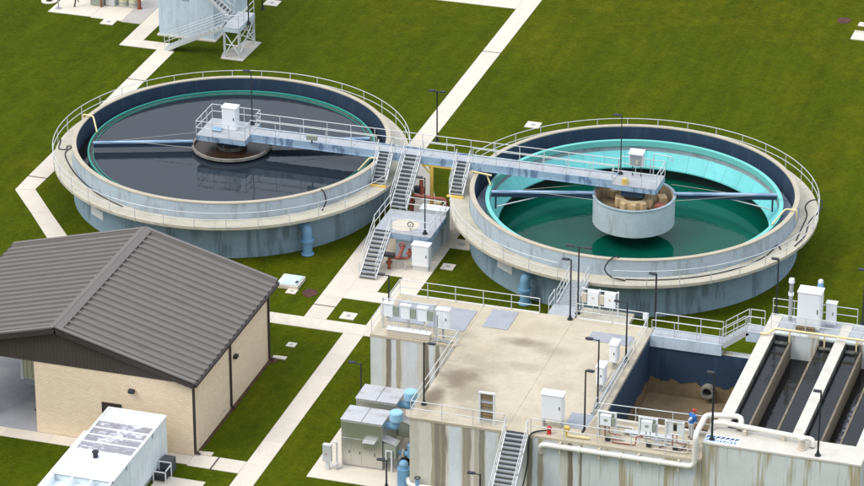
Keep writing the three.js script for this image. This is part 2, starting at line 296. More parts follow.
function lamp(x, y, z, h, label, { arm = -1, arms = null, dir = [1, 0], m = M.pole, r = 0.06, len = 0.6 } = {}) {
  const t = thing('lamp_post', label, 'lamp post', 'dark lamp posts around the plant'); t.position.set(x, y, z);
  part(t, 'base', [cyl(0, 0, 0, 0.09, 0.19, 0.17, 12), cyl(0, 0, 0.09, 0.3, 0.11, 0.08, 10)], m);
  part(t, 'pole', cyl(0, 0, 0.2, h, r, r * 0.75, 10), m);
  for (const k of arms || [arm]) {
    const e = V(dir[0] * k * len, h - 0.02, dir[1] * k * len);
    part(t, 'arm', bar(V(0, h - 0.06, 0), e, 0.035), m);
    const hd = part(t, 'lamp_head', rb(-0.24, 0.24, -0.06, 0.05, -0.12, 0.12, 0.04), m); hd.position.set(e.x + dir[0] * k * 0.1, h, e.z + dir[1] * k * 0.1); hd.rotation.y = -Math.atan2(dir[1], dir[0]);
    part(hd, 'lens', bb(-0.16, 0.16, -0.075, -0.058, -0.08, 0.08), M.glass);
  }
  return t;
}
// a cabinet with body, lid, door panel and handle; faces +z
function cabinet(name, label, cat, x, z, w, d, y0, y1, m = M.white, { plinth = 0, vents = 0, group } = {}) {
  const t = thing(name, label, cat, group); t.position.set(x, y0, z); const H = y1 - y0;
  if (plinth) part(t, 'plinth', bb(-w / 2 + 0.06, w / 2 - 0.06, 0, plinth, -d / 2 + 0.06, d / 2 - 0.06), M.galv);
  part(t, 'body', rb(-w / 2, w / 2, plinth, H - 0.07, -d / 2, d / 2, 0.02), m);
  part(t, 'lid', rb(-w / 2 - 0.05, w / 2 + 0.05, H - 0.08, H, -d / 2 - 0.04, d / 2 + 0.06, 0.02), m);
  const dr = part(t, 'door', rb(-w / 2 + 0.06, w / 2 - 0.06, plinth + 0.07, H - 0.14, d / 2 - 0.005, d / 2 + 0.025, 0.01), m);
  part(dr, 'handle', bb(w / 2 - 0.2, w / 2 - 0.15, plinth + (H - plinth) * 0.45, plinth + (H - plinth) * 0.57, d / 2 + 0.025, d / 2 + 0.06), M.dark);
  return t;
}

// ================================================================== THE SETTING: lawn, paths, pads
{
  const g = new THREE.PlaneGeometry(2400, 2400, 1, 1); g.rotateX(-Math.PI / 2); mUV(g);
  const o = mesh('lawn', mUV(g), M.grass); o.userData = { kind: 'structure', label: 'mown green lawn around the tanks' }; scene.add(o);
}
const TOP = 0.035;
let slabCount = 0;
function slabs(parent, x0, x1, z0, z1, len = 3.05, along = 'z', mats = M.path) {  // slabs parted by open joints
  const L = along === 'z' ? z1 - z0 : x1 - x0, n = Math.max(1, Math.round(L / len)), j = 0.005;
  for (let i = 0; i < n; i++) {
    const a = (along === 'z' ? z0 : x0) + L * i / n + j, b = (along === 'z' ? z0 : x0) + L * (i + 1) / n - j;
    part(parent, 'slab', along === 'z' ? bb(x0, x1, -0.08, TOP, a, b) : bb(a, b, -0.08, TOP, z0, z1), mats[slabCount++ % mats.length]);
  }
}
function slabPoly(parent, pts, m = M.path[slabCount++ % 3]) { part(parent, 'slab', prism(pts, -0.08, TOP), m); }
function joint(parent, a, b) { part(parent, 'joint', beam(V(a[0], TOP + 0.01, a[1]), V(b[0], TOP + 0.01, b[1]), 0.11, 0.05), M.jointDark); }
{
  let p = struct('path', 'straight pale concrete path beside the brick building'); slabs(p, -14.77, -13.4, 19.06, 50);
  p = struct('path', 'pale concrete cross path behind the brick building'); slabs(p, -33.0, -10.2, 17.55, 19.04, 3.05, 'x');
  p = struct('path', 'pale concrete path along the front of the brick building'); slabs(p, -46, -18.17, 37.75, 38.85, 3, 'x'); slabs(p, -18.16, -14.79, 37.45, 38.98, 1.7, 'x'); joint(p, [-16.6, 37.42], [-16.6, 39.0]);
  p = struct('path', 'pale concrete path leading up to the metal stair between the tanks'); slabs(p, -18.05, -16.51, 3.5, 17.53, 3.4); joint(p, [-18.05, 15.6], [-16.5, 15.6]);
  p = struct('concrete_pad', 'concrete pad under the stair tower between the tanks');
  slabs(p, -16.5, -11.9, 12.6, 14.1, 2.4, 'x'); slabs(p, -16.5, -14.55, 9.9, 12.59); slabs(p, -13.6, -11.9, 9.9, 12.59); slabs(p, -16.5, -11.9, -2.0, 9.89, 3.9); slabs(p, -13.7, -10.2, 14.11, 17.53);
  p = struct('path', 'long pale concrete path running back from between the tanks'); slabs(p, -20.1, -18.65, -95, -11.2, 3.05);
  slabPoly(p, [[-20.1, -11.18], [-18.65, -11.18], [-14.9, -2.02], [-16.5, -2.02]]); joint(p, [-20.1, -30.8], [-18.65, -30.8]);
  p = struct('path', 'pale concrete path crossing the lawn far back'); slabs(p, -70, -20.12, -42.6, -40.3, 3.2, 'x');
  p = struct('path', 'pale concrete path passing left of the black water tank'); slabs(p, -44.65, -43.2, -23.46, 1.9, 3.05);
  slabPoly(p, [[-44.65, 1.93], [-43.2, 1.93], [-43.25, 3.95], [-44.6, 4.45]]); slabPoly(p, [[-44.58, 4.47], [-43.23, 3.98], [-40.7, 7.2], [-41.9, 7.8]]); slabPoly(p, [[-41.88, 7.83], [-40.68, 7.23], [-38.2, 10.3], [-39.5, 10.9]]); slabPoly(p, [[-39.48, 10.93], [-38.18, 10.33], [-32.2, 17.52], [-34.0, 17.52]]);
  joint(p, [-44.65, 2.0], [-43.2, 2.0]); joint(p, [-44.65, -17.2], [-43.2, -17.2]);
  p = struct('path', 'stepped concrete path at the foot of the far metal stair'); slabs(p, -47.87, -43.4, -24.95, -23.48, 1.5, 'x'); slabs(p, -47.87, -46.4, -40.3, -24.97);
  p = struct('concrete_pad', 'pale concrete pad with equipment in the far left corner'); slabs(p, -56.05, -52.3, -36, -28.4, 4, 'z'); slabs(p, -52.28, -49.6, -36, -28.25, 4, 'z');
  p = struct('concrete_pad', 'grey concrete apron beside the far pale blue building'); slabs(p, -49.58, -47.9, -38, -28.1, 5, 'z', [M.apron]);
  p = struct('yard', 'concrete yard under and beside the open bay, darkened in colour for the roof shade'); slabs(p, -52, -28.6, 18, 37.73, 5, 'z', [M.yard]);
  p = struct('concrete_pad', 'pale concrete pad under the two steel enclosures'); slabs(p, -10.7, -4.22, 28.02, 38.1, 3.4, 'z'); slabs(p, -4.2, 1.6, 37.85, 41, 3, 'z');
  p = struct('concrete_pad', 'pale concrete strip beside the white trailer'); slabs(p, -19.3, -16.3, 40.6, 44, 1.7, 'z');
}

// ================================================================== CLARIFIER TANKS
const WALK = 2.95, COPE = 4.15;
const arc = (r, y, t0, t1, n) => Array.from({ length: n + 1 }, (_, i) => { const t = t0 + (t1 - t0) * i / n; return V(r * Math.cos(t), y, r * Math.sin(t)); });
const D = Math.PI / 180;
function clarifier(cx, cz, green, label, arcs) {
  const t = thing('clarifier_tank', label, 'tank', 'round clarifier tanks'); t.position.set(cx, 0, cz);
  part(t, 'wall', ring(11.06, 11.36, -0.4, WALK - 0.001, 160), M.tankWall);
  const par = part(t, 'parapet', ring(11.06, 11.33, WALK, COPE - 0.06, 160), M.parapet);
  part(par, 'coping', ring(11.03, 11.36, COPE - 0.06, COPE + 0.02, 160), M.coping);
  part(t, 'inner_wall_band', ring(11.02, 11.055, 2.0, COPE - 0.07, 160), M.navy);  // inner face, coloured much darker and bluer than the outside
  // walkway in segments with open joints
  const n = 24;
  const walk = part(t, 'walkway', ring(11.37, 12.62, WALK - 0.26, WALK - 0.05, 160), M.walkway);
  for (let i = 0; i < n; i++) {
    const a = i / n * 2 * Math.PI + 0.0006, b = (i + 1) / n * 2 * Math.PI - 0.0006, pos = [], nor = [], uv = [];
    for (const [ra, ya, rb_, yb, nr, ny] of [[12.7, WALK, 11.37, WALK, 0, 1], [12.7, WALK - 0.2, 12.7, WALK, 1, 0]]) band(pos, nor, uv, ra, ya, rb_, yb, nr, ny, 8, a, b);
    part(walk, 'slab', pack(pos, nor, uv), M.walkway);
  }
  for (const [a0, a1] of arcs) railing(t, arc(12.72, WALK, a0 * D, a1 * D, Math.max(6, Math.round((a1 - a0) / 3))), { gap: 2.2, drop: 0.22, h: 1.07 });
  // launder trough, weir
  part(t, 'trough_floor', ring(10.2, 11.03, 2.2, 2.45, 128), green ? M.troughFloor : M.darkWall);
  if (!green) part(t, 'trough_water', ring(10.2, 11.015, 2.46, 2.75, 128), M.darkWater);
  part(t, 'trough_wall', ring(10.04, 10.22, -1, 3.3, 128), green ? M.innerConc : M.darkWall);
  part(t, 'weir', green ? ring(9.99, 10.27, 3.04, 3.46, 160) : ring(10.14, 10.26, 3.2, 3.45, 160), green ? M.cyanRing : M.teal);
  if (green) part(t, 'lower_dark_ring', ring(9.995, 10.035, -1, 2.6, 128), M.underBaffleDark);  // added ring, darkens the wall under the baffle and its mirror image
  const y = green ? 0.7 : 3.28;
  if (green) {
    const baffle = part(t, 'baffle_bracket', ring(9.98, 10.03, 2.66, 2.76, 128), M.innerConc);
    const m = 40;
    for (let i = 0; i < m; i++) {
      const a = i / m * 2 * Math.PI + 0.0008, b = (i + 1) / m * 2 * Math.PI - 0.0008, pos = [], nor = [], uv = [], q = [[10.0, 2.74, 9.35, 1.69], [9.35, 1.69, 9.35, 1.60], [9.35, 1.60, 10.0, 2.64]];
      for (const [ra, ya, rb_, yb] of q) { const nr = yb - ya, ny = ra - rb_, L = Math.hypot(nr, ny); band(pos, nor, uv, ra, ya, rb_, yb, nr / L, ny / L, 3, a, b); }
      part(baffle, 'baffle_panel', pack(pos, nor, uv), M.cyan[i * 7 % 3]);
    }
  } else part(t, 'scum_baffle', ring(9.84, 9.88, 3.0, 3.34, 160), M.teal);
  part(t, 'water', disc(10.05, y), green ? M.greenWater : M.blackWater);
  // feed well
  if (green) {
    const w = part(t, 'feed_well', ring(2.72, 2.84, 1.78, 3.74, 64), M.wellConc);
    part(w, 'rim', ring(2.70, 2.9, 3.74, 3.80, 64), M.innerConc);
    part(w, 'well_lining', ring(2.66, 2.715, 1.9, 3.72, 64), M.wellInside);
    part(w, 'well_floor', disc(2.7, 2.95, 48), M.sludge);
    const col = part(t, 'centre_column', cyl(0, 0, 0.2, 3.3, 0.62, 0.62, 24), M.wellInside);
    part(col, 'drive_ring', ring(0.75, 1.1, 3.0, 3.62, 40), M.tanBlock);
    for (let i = 0; i < 10; i++) { const q = part(col, 'block', rb(-0.2, 0.2, 3.0, 3.56 + 0.05 * (i % 3), 0.95, 1.32, 0.04), M.tanBlock); q.rotation.y = i * Math.PI / 5 + 0.2; }
    for (const [a, m] of [[0.5, M.tanBlock], [-0.2, M.redPipe], [2.6, M.tanBlock]]) { const q = part(col, 'bracket', rb(-0.35, 0.35, 2.95, 3.5, 1.7, 2.3, 0.05), m); q.rotation.y = a + Math.PI / 2; }
  } else {
    const w = part(t, 'feed_well', ring(2.7, 2.84, 3.44, 3.64, 64), M.wellRim);
    part(w, 'scum', disc(2.71, 3.47, 48), M.brownWater);
    part(w, 'inner_ring', ring(0.98, 1.1, 2.8, 3.72, 40), M.darkWall);
    part(t, 'centre_column', cyl(0, 0, 0.2, 4.2, 0.5, 0.5, 24), M.darkWall);
  }
  return t;
}
const tankL = clarifier(-29.66, -0.2, false, 'round concrete tank filled with black water', [[12, 372 - 16]].map(([a, b]) => [a, b + 0]));
const tankR = clarifier(0, 0, true, 'round concrete tank with low green water and cyan baffle', [[-166, 82], [99, 162]]);
function arms(tank, ang, label, x0) {
  for (const [k, nm] of [[0, 'left'], [Math.PI, 'right']]) {
    const t = thing('skimmer_arm', `blue steel skimmer beam reaching ${nm} from the hub of the ${label} tank`, 'beam', 'skimmer beams'); t.position.copy(tank.position);
    const c = Math.cos(ang + k), s = Math.sin(ang + k), P = (r, y) => V(c * r, y, s * r);
    part(t, 'beam', beam(P(2.75, 3.93), P(9.85, 3.93), 0.34, 0.1), M.blueSteel);
    part(t, 'web', beam(P(2.75, 3.82), P(9.85, 3.82), 0.2, 0.3), M.navy);
    if (label[0] === 'g') { part(t, 'leg', bar(P(9.55, 3.6), P(9.55, 2.6), 0.07), M.navy); part(t, 'brace', bar(P(9.5, 2.75), P(6.5, 3.55), 0.05), M.galv); }
    part(t, 'stay_cable', [bar(P(9.0, 3.9), V(c * 2.6 - s * 1.4, 3.95, s * 2.6 + c * 1.4), 0.011), bar(P(7.0, 3.9), V(c * 2.6 + s * 1.4, 3.95, s * 2.6 - c * 1.4), 0.011)], M.tanPipe);
  }
}
arms(tankL, Math.atan2(2.4, -6.75), 'black water', 0); arms(tankR, Math.atan2(1.9, -6.7), 'green water', 0);

// ================================================================== BRIDGE OVER BOTH TANKS
const BD = 4.75;
{
  const t = thing('walkway_bridge', 'long grey steel footbridge joining the centres of both tanks', 'footbridge');
  const x0 = -28.0, x1 = -1.4, z0 = -0.9, z1 = 0.42;
  for (let x = x0, i = 0; x < x1 - 0.1; x += 1.9, i++) part(t, 'deck_panel', bb(x + 0.01, Math.min(x + 1.89, x1), BD - 0.05, BD, z0 + 0.07, z1 - 0.07), M.grate);
  for (const z of [z0, z1]) part(t, 'girder', [bb(x0, x1, BD - 0.42, BD + 0.09, z - 0.03, z + 0.03), bb(x0, x1, BD - 0.46, BD - 0.42, z - 0.1, z + 0.1)], M.blueSteel);
  for (let x = x0 + 1; x < x1; x += 2.4) part(t, 'cross_beam', bb(x - 0.05, x + 0.05, BD - 0.3, BD - 0.06, z0 + 0.04, z1 - 0.04), M.galv);
  const y = BD + 0.09;
  railing(t, [V(x0, y, z0), V(x1, y, z0)]);
  for (const [a, b] of [[x0, -18.55], [-17.2, -16.65], [-15.1, -12.85], [-11.5, x1]]) railing(t, [V(a, y, z1), V(b, y, z1)]);
  for (const x of [-16.9, -12.95]) for (const z of [-0.7, 0.25]) part(t, 'support_post', bb(x - 0.09, x + 0.09, -0.05, BD - 0.46, z - 0.09, z + 0.09), M.galv);
}
function hub(name, label, x0, x1, z0, z1, yoff) {
  const t = thing('centre_platform', label, 'platform', 'hub platforms'); t.position.set(0, 0, 0);
  part(t, 'deck', bb(x0, x1, BD - 0.06, BD - 0.005, z0, z1), M.grate);
  part(t, 'skirt', [bb(x0, x1, BD - 0.4, BD - 0.07, z1 - 0.05, z1 + 0.02), bb(x0, x1, BD - 0.4, BD - 0.07, z0, z0 + 0.06), bb(x0 - 0.02, x0 + 0.05, BD - 0.4, BD - 0.07, z0 + 0.07, z1 - 0.06), bb(x1 - 0.05, x1 + 0.02, BD - 0.4, BD - 0.07, z0 + 0.07, z1 - 0.06)], M.blueSteel);
  railing(t, yoff > 0 ? [V(x1, BD, -0.95), V(x1, BD, z0), V(x0, BD, z0), V(x0, BD, z1), V(x1, BD, z1), V(x1, BD, 0.5)] : [V(x0, BD, -0.95), V(x0, BD, z0), V(x1, BD, z0), V(x1, BD, z1), V(x0, BD, z1), V(x0, BD, 0.5)], { gap: 1.2 });
  return t;
}
{
  const t = hub('p', 'railed hub platform with white cabinet above the black water', -31.7, -28.02, -1.75, 1.45, 1);
  part(t, 'drive_unit', [rb(-30.4, -28.9, BD - 1.0, BD - 0.42, -0.8, 0.6, 0.08)], M.navy);
  part(t, 'tool_tray', rb(-30.9, -30.2, BD + 0.01, BD + 0.16, 0.1, 0.55, 0.03), M.bluePaint);
  cabinet('control_cabinet', 'tall white control cabinet on the hub platform of the black water tank', 'cabinet', -29.75, -0.35, 1.05, 0.75, BD, BD + 1.75);
  const b = thing('floodlight', 'small grey floodlight on the rail of the bridge over black water', 'floodlight'); b.position.set(-23.3, BD + 0.1, 0.62);
  part(b, 'housing', rb(-0.4, 0.4, 0.25, 0.62, -0.12, 0.12, 0.05), M.greenBox); part(b, 'bracket', bb(-0.04, 0.04, 0, 0.25, -0.04, 0.04), M.dark);
  lamp(-28.55, BD, -1.5, 4.1, 'slim dark lamp post on the hub platform over the black water', { len: 0.25, r: 0.045 });
}
{
  const t = hub('p', 'railed hub platform over the feed well of the green water tank', -1.38, 1.75, -1.6, 0.85, -1);
  part(t, 'drive_unit', rb(-0.8, 0.8, BD - 0.9, BD - 0.42, -0.7, 0.7, 0.08), M.navy);
  part(t, 'motor', [cyl(-0.55, 0.45, BD, BD + 0.35, 0.25, 0.22, 14)], M.yellow);
  const c = thing('panel_stand', 'tilted control panel on posts on the hub platform of the green tank', 'control panel'); c.position.set(-0.1, BD, -1.0);
  part(c, 'post', bar(V(-0.3, 0, 0), V(-0.3, 1.0, 0), 0.04), M.dark); part(c, 'post', bar(V(0.3, 0, 0), V(0.3, 1.0, 0), 0.04), M.dark);
  const pb = part(c, 'box', rb(-0.48, 0.48, 0, 1.05, -0.3, 0.3, 0.04), M.offwhite); pb.position.set(0, 0.85, 0); pb.rotation.x = 0.12;
  part(pb, 'face', bb(-0.4, 0.4, 0.08, 0.85, 0.3, 0.315), M.tread); part(pb, 'hood', rb(-0.52, 0.52, 1.0, 1.08, -0.34, 0.44, 0.02), M.white); part(pb, 'gauge', cyl(0.1, 0.32, 0.25, 0.5, 0.09), M.tanPipe);
  solo('davit_frame', bent([V(1.0, BD, -1.3), V(1.0, BD + 1.7, -1.3), V(2.3, BD + 1.6, -1.3), V(2.3, BD + 1.25, -1.3)], 0.035), M.galv, 'bent grey pipe davit on the hub platform of the green tank', 'davit');
  lamp(-1.25, BD, -0.98, 4.4, 'slim dark lamp post on the hub platform over the green water', { len: 0.25, r: 0.045 });
}

// ================================================================== STAIR TOWER BETWEEN THE TANKS
const LAND = 2.15;
{
  let t = thing('stair', 'lower galvanised stair from the ground to the landing between the tanks', 'stair', 'galvanised stairs'); stair(t, V(-15.8, TOP, 10.95), V(-15.8, LAND, 7.6), 1.15, 11);
  t = thing('stair', 'upper galvanised stair from the landing to the footbridge', 'stair', 'galvanised stairs'); stair(t, V(-15.87, LAND, 3.9), V(-15.87, BD, 0.5), 1.15, 13);
  t = thing('stair', 'short galvanised stair down to the walkway of the black water tank', 'stair', 'galvanised stairs'); stair(t, V(-17.87, WALK, 2.15), V(-17.87, BD, 0.5), 1.0, 9, { nosing: M.yellow });
  t = thing('stair', 'short galvanised stair down to the walkway of the green water tank', 'stair', 'galvanised stairs'); stair(t, V(-12.17, WALK, 2.3), V(-12.17, BD, 0.5), 0.95, 9, { nosing: M.yellow });
  t = thing('landing_platform', 'grey steel landing on posts halfway up the stair tower', 'platform');
  part(t, 'deck', bb(-16.45, -12.35, LAND - 0.07, LAND - 0.005, 3.85, 7.58), M.grate);
  part(t, 'frame', [bb(-16.45, -12.35, LAND - 0.45, LAND - 0.08, 7.5, 7.6), bb(-16.45, -12.35, LAND - 0.45, LAND - 0.08, 3.83, 3.93), bb(-12.4, -12.32, LAND - 0.45, LAND - 0.08, 3.94, 7.49), bb(-16.48, -16.4, LAND - 0.45, LAND - 0.08, 3.94, 7.49)], M.blueSteel);
  for (const [x, z] of [[-16.35, 7.4], [-12.45, 7.4], [-16.35, 4.0], [-12.45, 4.0], [-14.4, 4.0]]) part(t, 'leg', bb(x - 0.08, x + 0.08, TOP, LAND - 0.45, z - 0.08, z + 0.08), M.galv);
  railing(t, [V(-15.15, LAND, 7.55), V(-12.4, LAND, 7.55), V(-12.4, LAND, 3.9), V(-15.2, LAND, 3.9)], { gap: 1.4 });
  railing(t, [V(-16.42, LAND, 7.55), V(-16.42, LAND, 3.9)], { gap: 1.2 });
  part(t, 'patch_plate', cyl(-14.6, 6.2, LAND - 0.004, LAND + 0.012, 1.0, 1.0, 28), M.tanPipe);
  solo('floor_valve', (() => { const g = new THREE.TorusGeometry(0.2, 0.035, 6, 16); g.translate(-14.0, LAND + 0.45, 6.9); return [flat(g), bar(V(-14, LAND, 6.9), V(-14, LAND + 0.45, 6.9), 0.04)]; })(), M.dark, 'small dark valve handwheel on the landing between the tanks', 'valve');
  { const p = thing('valve_vault', 'blue grey steel vault under the landing between the tanks', 'vault'); part(p, 'body', bb(-15.0, -12.6, TOP, LAND - 0.5, 4.3, 7.1), M.paleBlueWall); part(p, 'cover', bb(-15.05, -12.55, LAND - 0.5, LAND - 0.46, 4.25, 7.15), M.tread); }
  cabinet('control_cabinet', 'white control cabinet on a stand in front of the stair tower', 'cabinet', -12.75, 8.35, 1.2, 0.65, TOP, 2.0, M.white, { plinth: 0.35 });
  cabinet('equipment_box', 'low white equipment box behind the landing between the tanks', 'box', -13.4, 3.2, 1.9, 0.8, TOP, 2.35, M.offwhite);
  t = thing('hoist_frame', 'yellow steel hoist frame under the footbridge between the tanks', 'frame');
  part(t, 'post', bb(-14.62, -14.38, TOP, BD - 0.62, 0.34, 0.52), M.yellow); part(t, 'beam', bb(-15.2, -12.75, BD - 0.6, BD - 0.48, 0.36, 0.52), M.yellow); part(t, 'base_plate', bb(-14.75, -14.25, TOP, TOP + 0.04, 0.2, 0.65), M.yellow);
  part(t, 'knee_brace', bar(V(-15.15, BD - 0.6, 0.44), V(-14.5, BD - 1.25, 0.44), 0.05), M.yellow);
  // red-brown process pipes
  t = thing('pipe_manifold', 'rust red pipes and valves standing behind the landing', 'pipes', 'rust red process pipes');
  part(t, 'pipe', bent([V(-15.6, TOP, 1.6), V(-15.6, 2.2, 1.6), V(-14.9, 2.2, 1.6), V(-14.9, 3.5, 1.6)], 0.16), M.redPipe);
  part(t, 'pipe', bent([V(-14.2, TOP, 2.0), V(-14.2, 1.7, 2.0), V(-12.9, 1.7, 2.0), V(-12.9, TOP, 2.0)], 0.16), M.redPipe);
  part(t, 'pipe', bent([V(-15.2, 2.7, 2.4), V(-12.8, 2.7, 2.4), V(-12.8, 0.2, 2.4)], 0.12), M.redPipe);
  part(t, 'valve', [cyl(-14.9, 1.6, 2.6, 2.95, 0.28, 0.28, 12), cyl(-14.2, 2.0, 0.9, 1.2, 0.27, 0.27, 12)], M.redPipe); part(t, 'actuator', rb(-15.3, -14.9, 2.7, 3.2, 1.75, 2.1, 0.05), M.dark); part(t, 'actuator', rb(-13.7, -13.3, 1.85, 2.25, 1.85, 2.2, 0.05), M.paleYellow);
  t = thing('pipe_manifold', 'rust red pipes and valves under the front of the landing', 'pipes', 'rust red process pipes');
  part(t, 'pipe', bent([V(-14.9, TOP, 8.9), V(-14.9, 0.95, 8.9), V(-14.2, 0.95, 8.9), V(-14.2, 1.45, 7.9)], 0.12), M.redPipe);
  part(t, 'pipe', bent([V(-14.5, 0.75, 8.6), V(-13.6, 0.8, 8.4), V(-13.6, 1.5, 8.4)], 0.11), M.redPipe);
  part(t, 'flange', [cyl(-14.9, 8.9, 0.45, 0.58, 0.23, 0.23, 12), cyl(-13.6, 8.4, 1.1, 1.22, 0.22, 0.22, 12)], M.redPipe); part(t, 'actuator', rb(-15.3, -14.5, 1.0, 1.25, 8.75, 9.15, 0.05), M.dark); part(t, 'handwheel', (() => { const g = new THREE.TorusGeometry(0.19, 0.05, 6, 14); g.translate(-14.2, 1.55, 8.15); return flat(g); })(), M.redPipe);
  for (const x of [-14.7, -14.3, -13.8]) part(t, 'support', bar(V(x, TOP, 8.75), V(x, 0.75, 8.75), 0.035), M.galv);
  lamp(-12.9, LAND, 7.1, 4.2, 'dark lamp post rising from the landing between the tanks', { len: 0.3, r: 0.05 });
}
// pipes, hoses, plates and rails on the tanks
function onTank(t, r, deg, y) { return V(t.position.x + r * Math.cos(deg * D), y, t.position.z + r * Math.sin(deg * D)); }
for (const [tk, deg, w] of [[tankL, 44.6, 'black water'], [tankR, 112.1, 'green water']]) {
  const t = thing('downpipe', `thick blue elbow pipe down the outside of the ${w} tank`, 'pipe', 'blue elbow pipes');
  part(t, 'pipe', bent([onTank(tk, 11.3, deg, 2.05), onTank(tk, 12.15, deg, 2.05), onTank(tk, 12.15, deg, -0.05)], 0.34, 16), M.bluePaint);
  const e = onTank(tk, 12.15, deg, 0);
  part(t, 'flange', cyl(e.x, e.z, 1.02, 1.16, 0.46, 0.46, 18), M.bluePaint); part(t, 'flange', cyl(e.x, e.z, TOP, 0.1, 0.46, 0.46, 18), M.bluePaint);
}
for (const [tk, a0, a1, y0, w] of [[tankL, 122, 130, 1.0, 'black water'], [tankR, 121.4, 129.4, 1.25, 'green water']]) {
  const pos = [], nor = [], uv = []; band(pos, nor, uv, 11.385, y0, 11.385, y0 + 0.66, 1, 0, 6, a0 * D, a1 * D); band(pos, nor, uv, 11.365, y0 + 0.66, 11.385, y0 + 0.66, 0, 1, 6, a0 * D, a1 * D);
  const g = pack(pos, nor, uv); g.translate(tk.position.x, 0, tk.position.z);
  solo('wall_plate', g, M.offwhite, `blank pale plate on the outer wall of the ${w} tank`, 'plate', 'pale plates on the tank walls');
}
{
  const Y = (tk, deg, w, k) => { const s = onTank(tk, 11.75, deg, COPE - 0.3), a = onTank(tk, 11.5, deg, COPE + 0.22), b = onTank(tk, 10.7, deg, COPE + 0.16), c = onTank(tk, 10.1, deg + k, 3.5); solo('yellow_pipe', bent([onTank(tk, 11.5, deg, COPE - 0.6), a, b, c], 0.06), M.paleYellow, `bent yellow pipe hooked over the rim ${w}`, 'pipe', 'bent yellow pipes over the tank rims'); };
  Y(tankL, 181, 'at the left side of the black water tank', -5); Y(tankL, 4.5, 'of the black water tank beside the footbridge', 4); Y(tankR, 179, 'of the green water tank beneath the footbridge', -4); Y(tankR, 2, 'at the right side of the green water tank', 6);
  const yb = thing('yellow_pipe', 'long yellow pipe along the rim under the footbridge of the green tank', 'pipe'); part(yb, 'pipe', bar(V(-11.6, COPE + 0.12, 0.62), V(-10.05, COPE + 0.02, 0.72), 0.07), M.paleYellow);
  const hose = (p, l, y = WALK + 0.03) => solo('hose', tube(p.map(([x, z, dy = 0]) => V(x, y + dy, z)), 0.045, p.length * 8, 6), M.rubber, l, 'hose', 'black hoses on the tank walkways');
  hose([[-42.2, 1.4], [-41.6, 3.0], [-41.15, 2.9], [-41.3, 2.3], [-40.95, 2.35], [-41.0, 3.4], [-39.7, 5.6], [-38.15, 7.45], [-36.0, 9.4], [-33.6, 10.85]], 'black hose curling along the walkway at the left of the black water tank');
  hose([[11.9, 2.3], [11.85, 0.2], [11.75, -2.0], [11.35, -3.4], [11.6, -4.5], [12.2, -4.6], [12.45, -3.2], [12.15, -1.0], [12.3, 1.5], [12.0, 3.2]], 'black hose looped on the right side walkway of the green tank');
  hose([[11.2, 4.0], [10.9, 3.4], [10.5, 5.2], [9.6, 7.0], [8.2, 8.7], [6.2, 10.2], [4.0, 11.2], [2.4, 11.6]], 'black hose trailing along the front walkway of the green tank');
  solo('hose', tube([V(2.45, WALK + 0.05, 11.8), V(1.5, WALK + 0.3, 12.0), V(1.0, WALK + 0.7, 11.7), V(1.4, COPE + 0.12, 11.3), V(1.75, COPE + 0.05, 10.9), V(1.8, 3.4, 10.6)], 0.05, 30, 6), M.rubber, 'black hose hanging over the front rim of the green tank', 'hose');
  solo('hose', tube([V(-20.55, COPE + 0.08, 6.6), V(-20.25, COPE + 0.05, 6.9), V(-20.05, 3.6, 7.1), V(-20.2, WALK + 0.1, 7.5)], 0.05, 20, 6), M.rubber, 'short black hose over the rim beside the stair of the black water tank', 'hose');
}

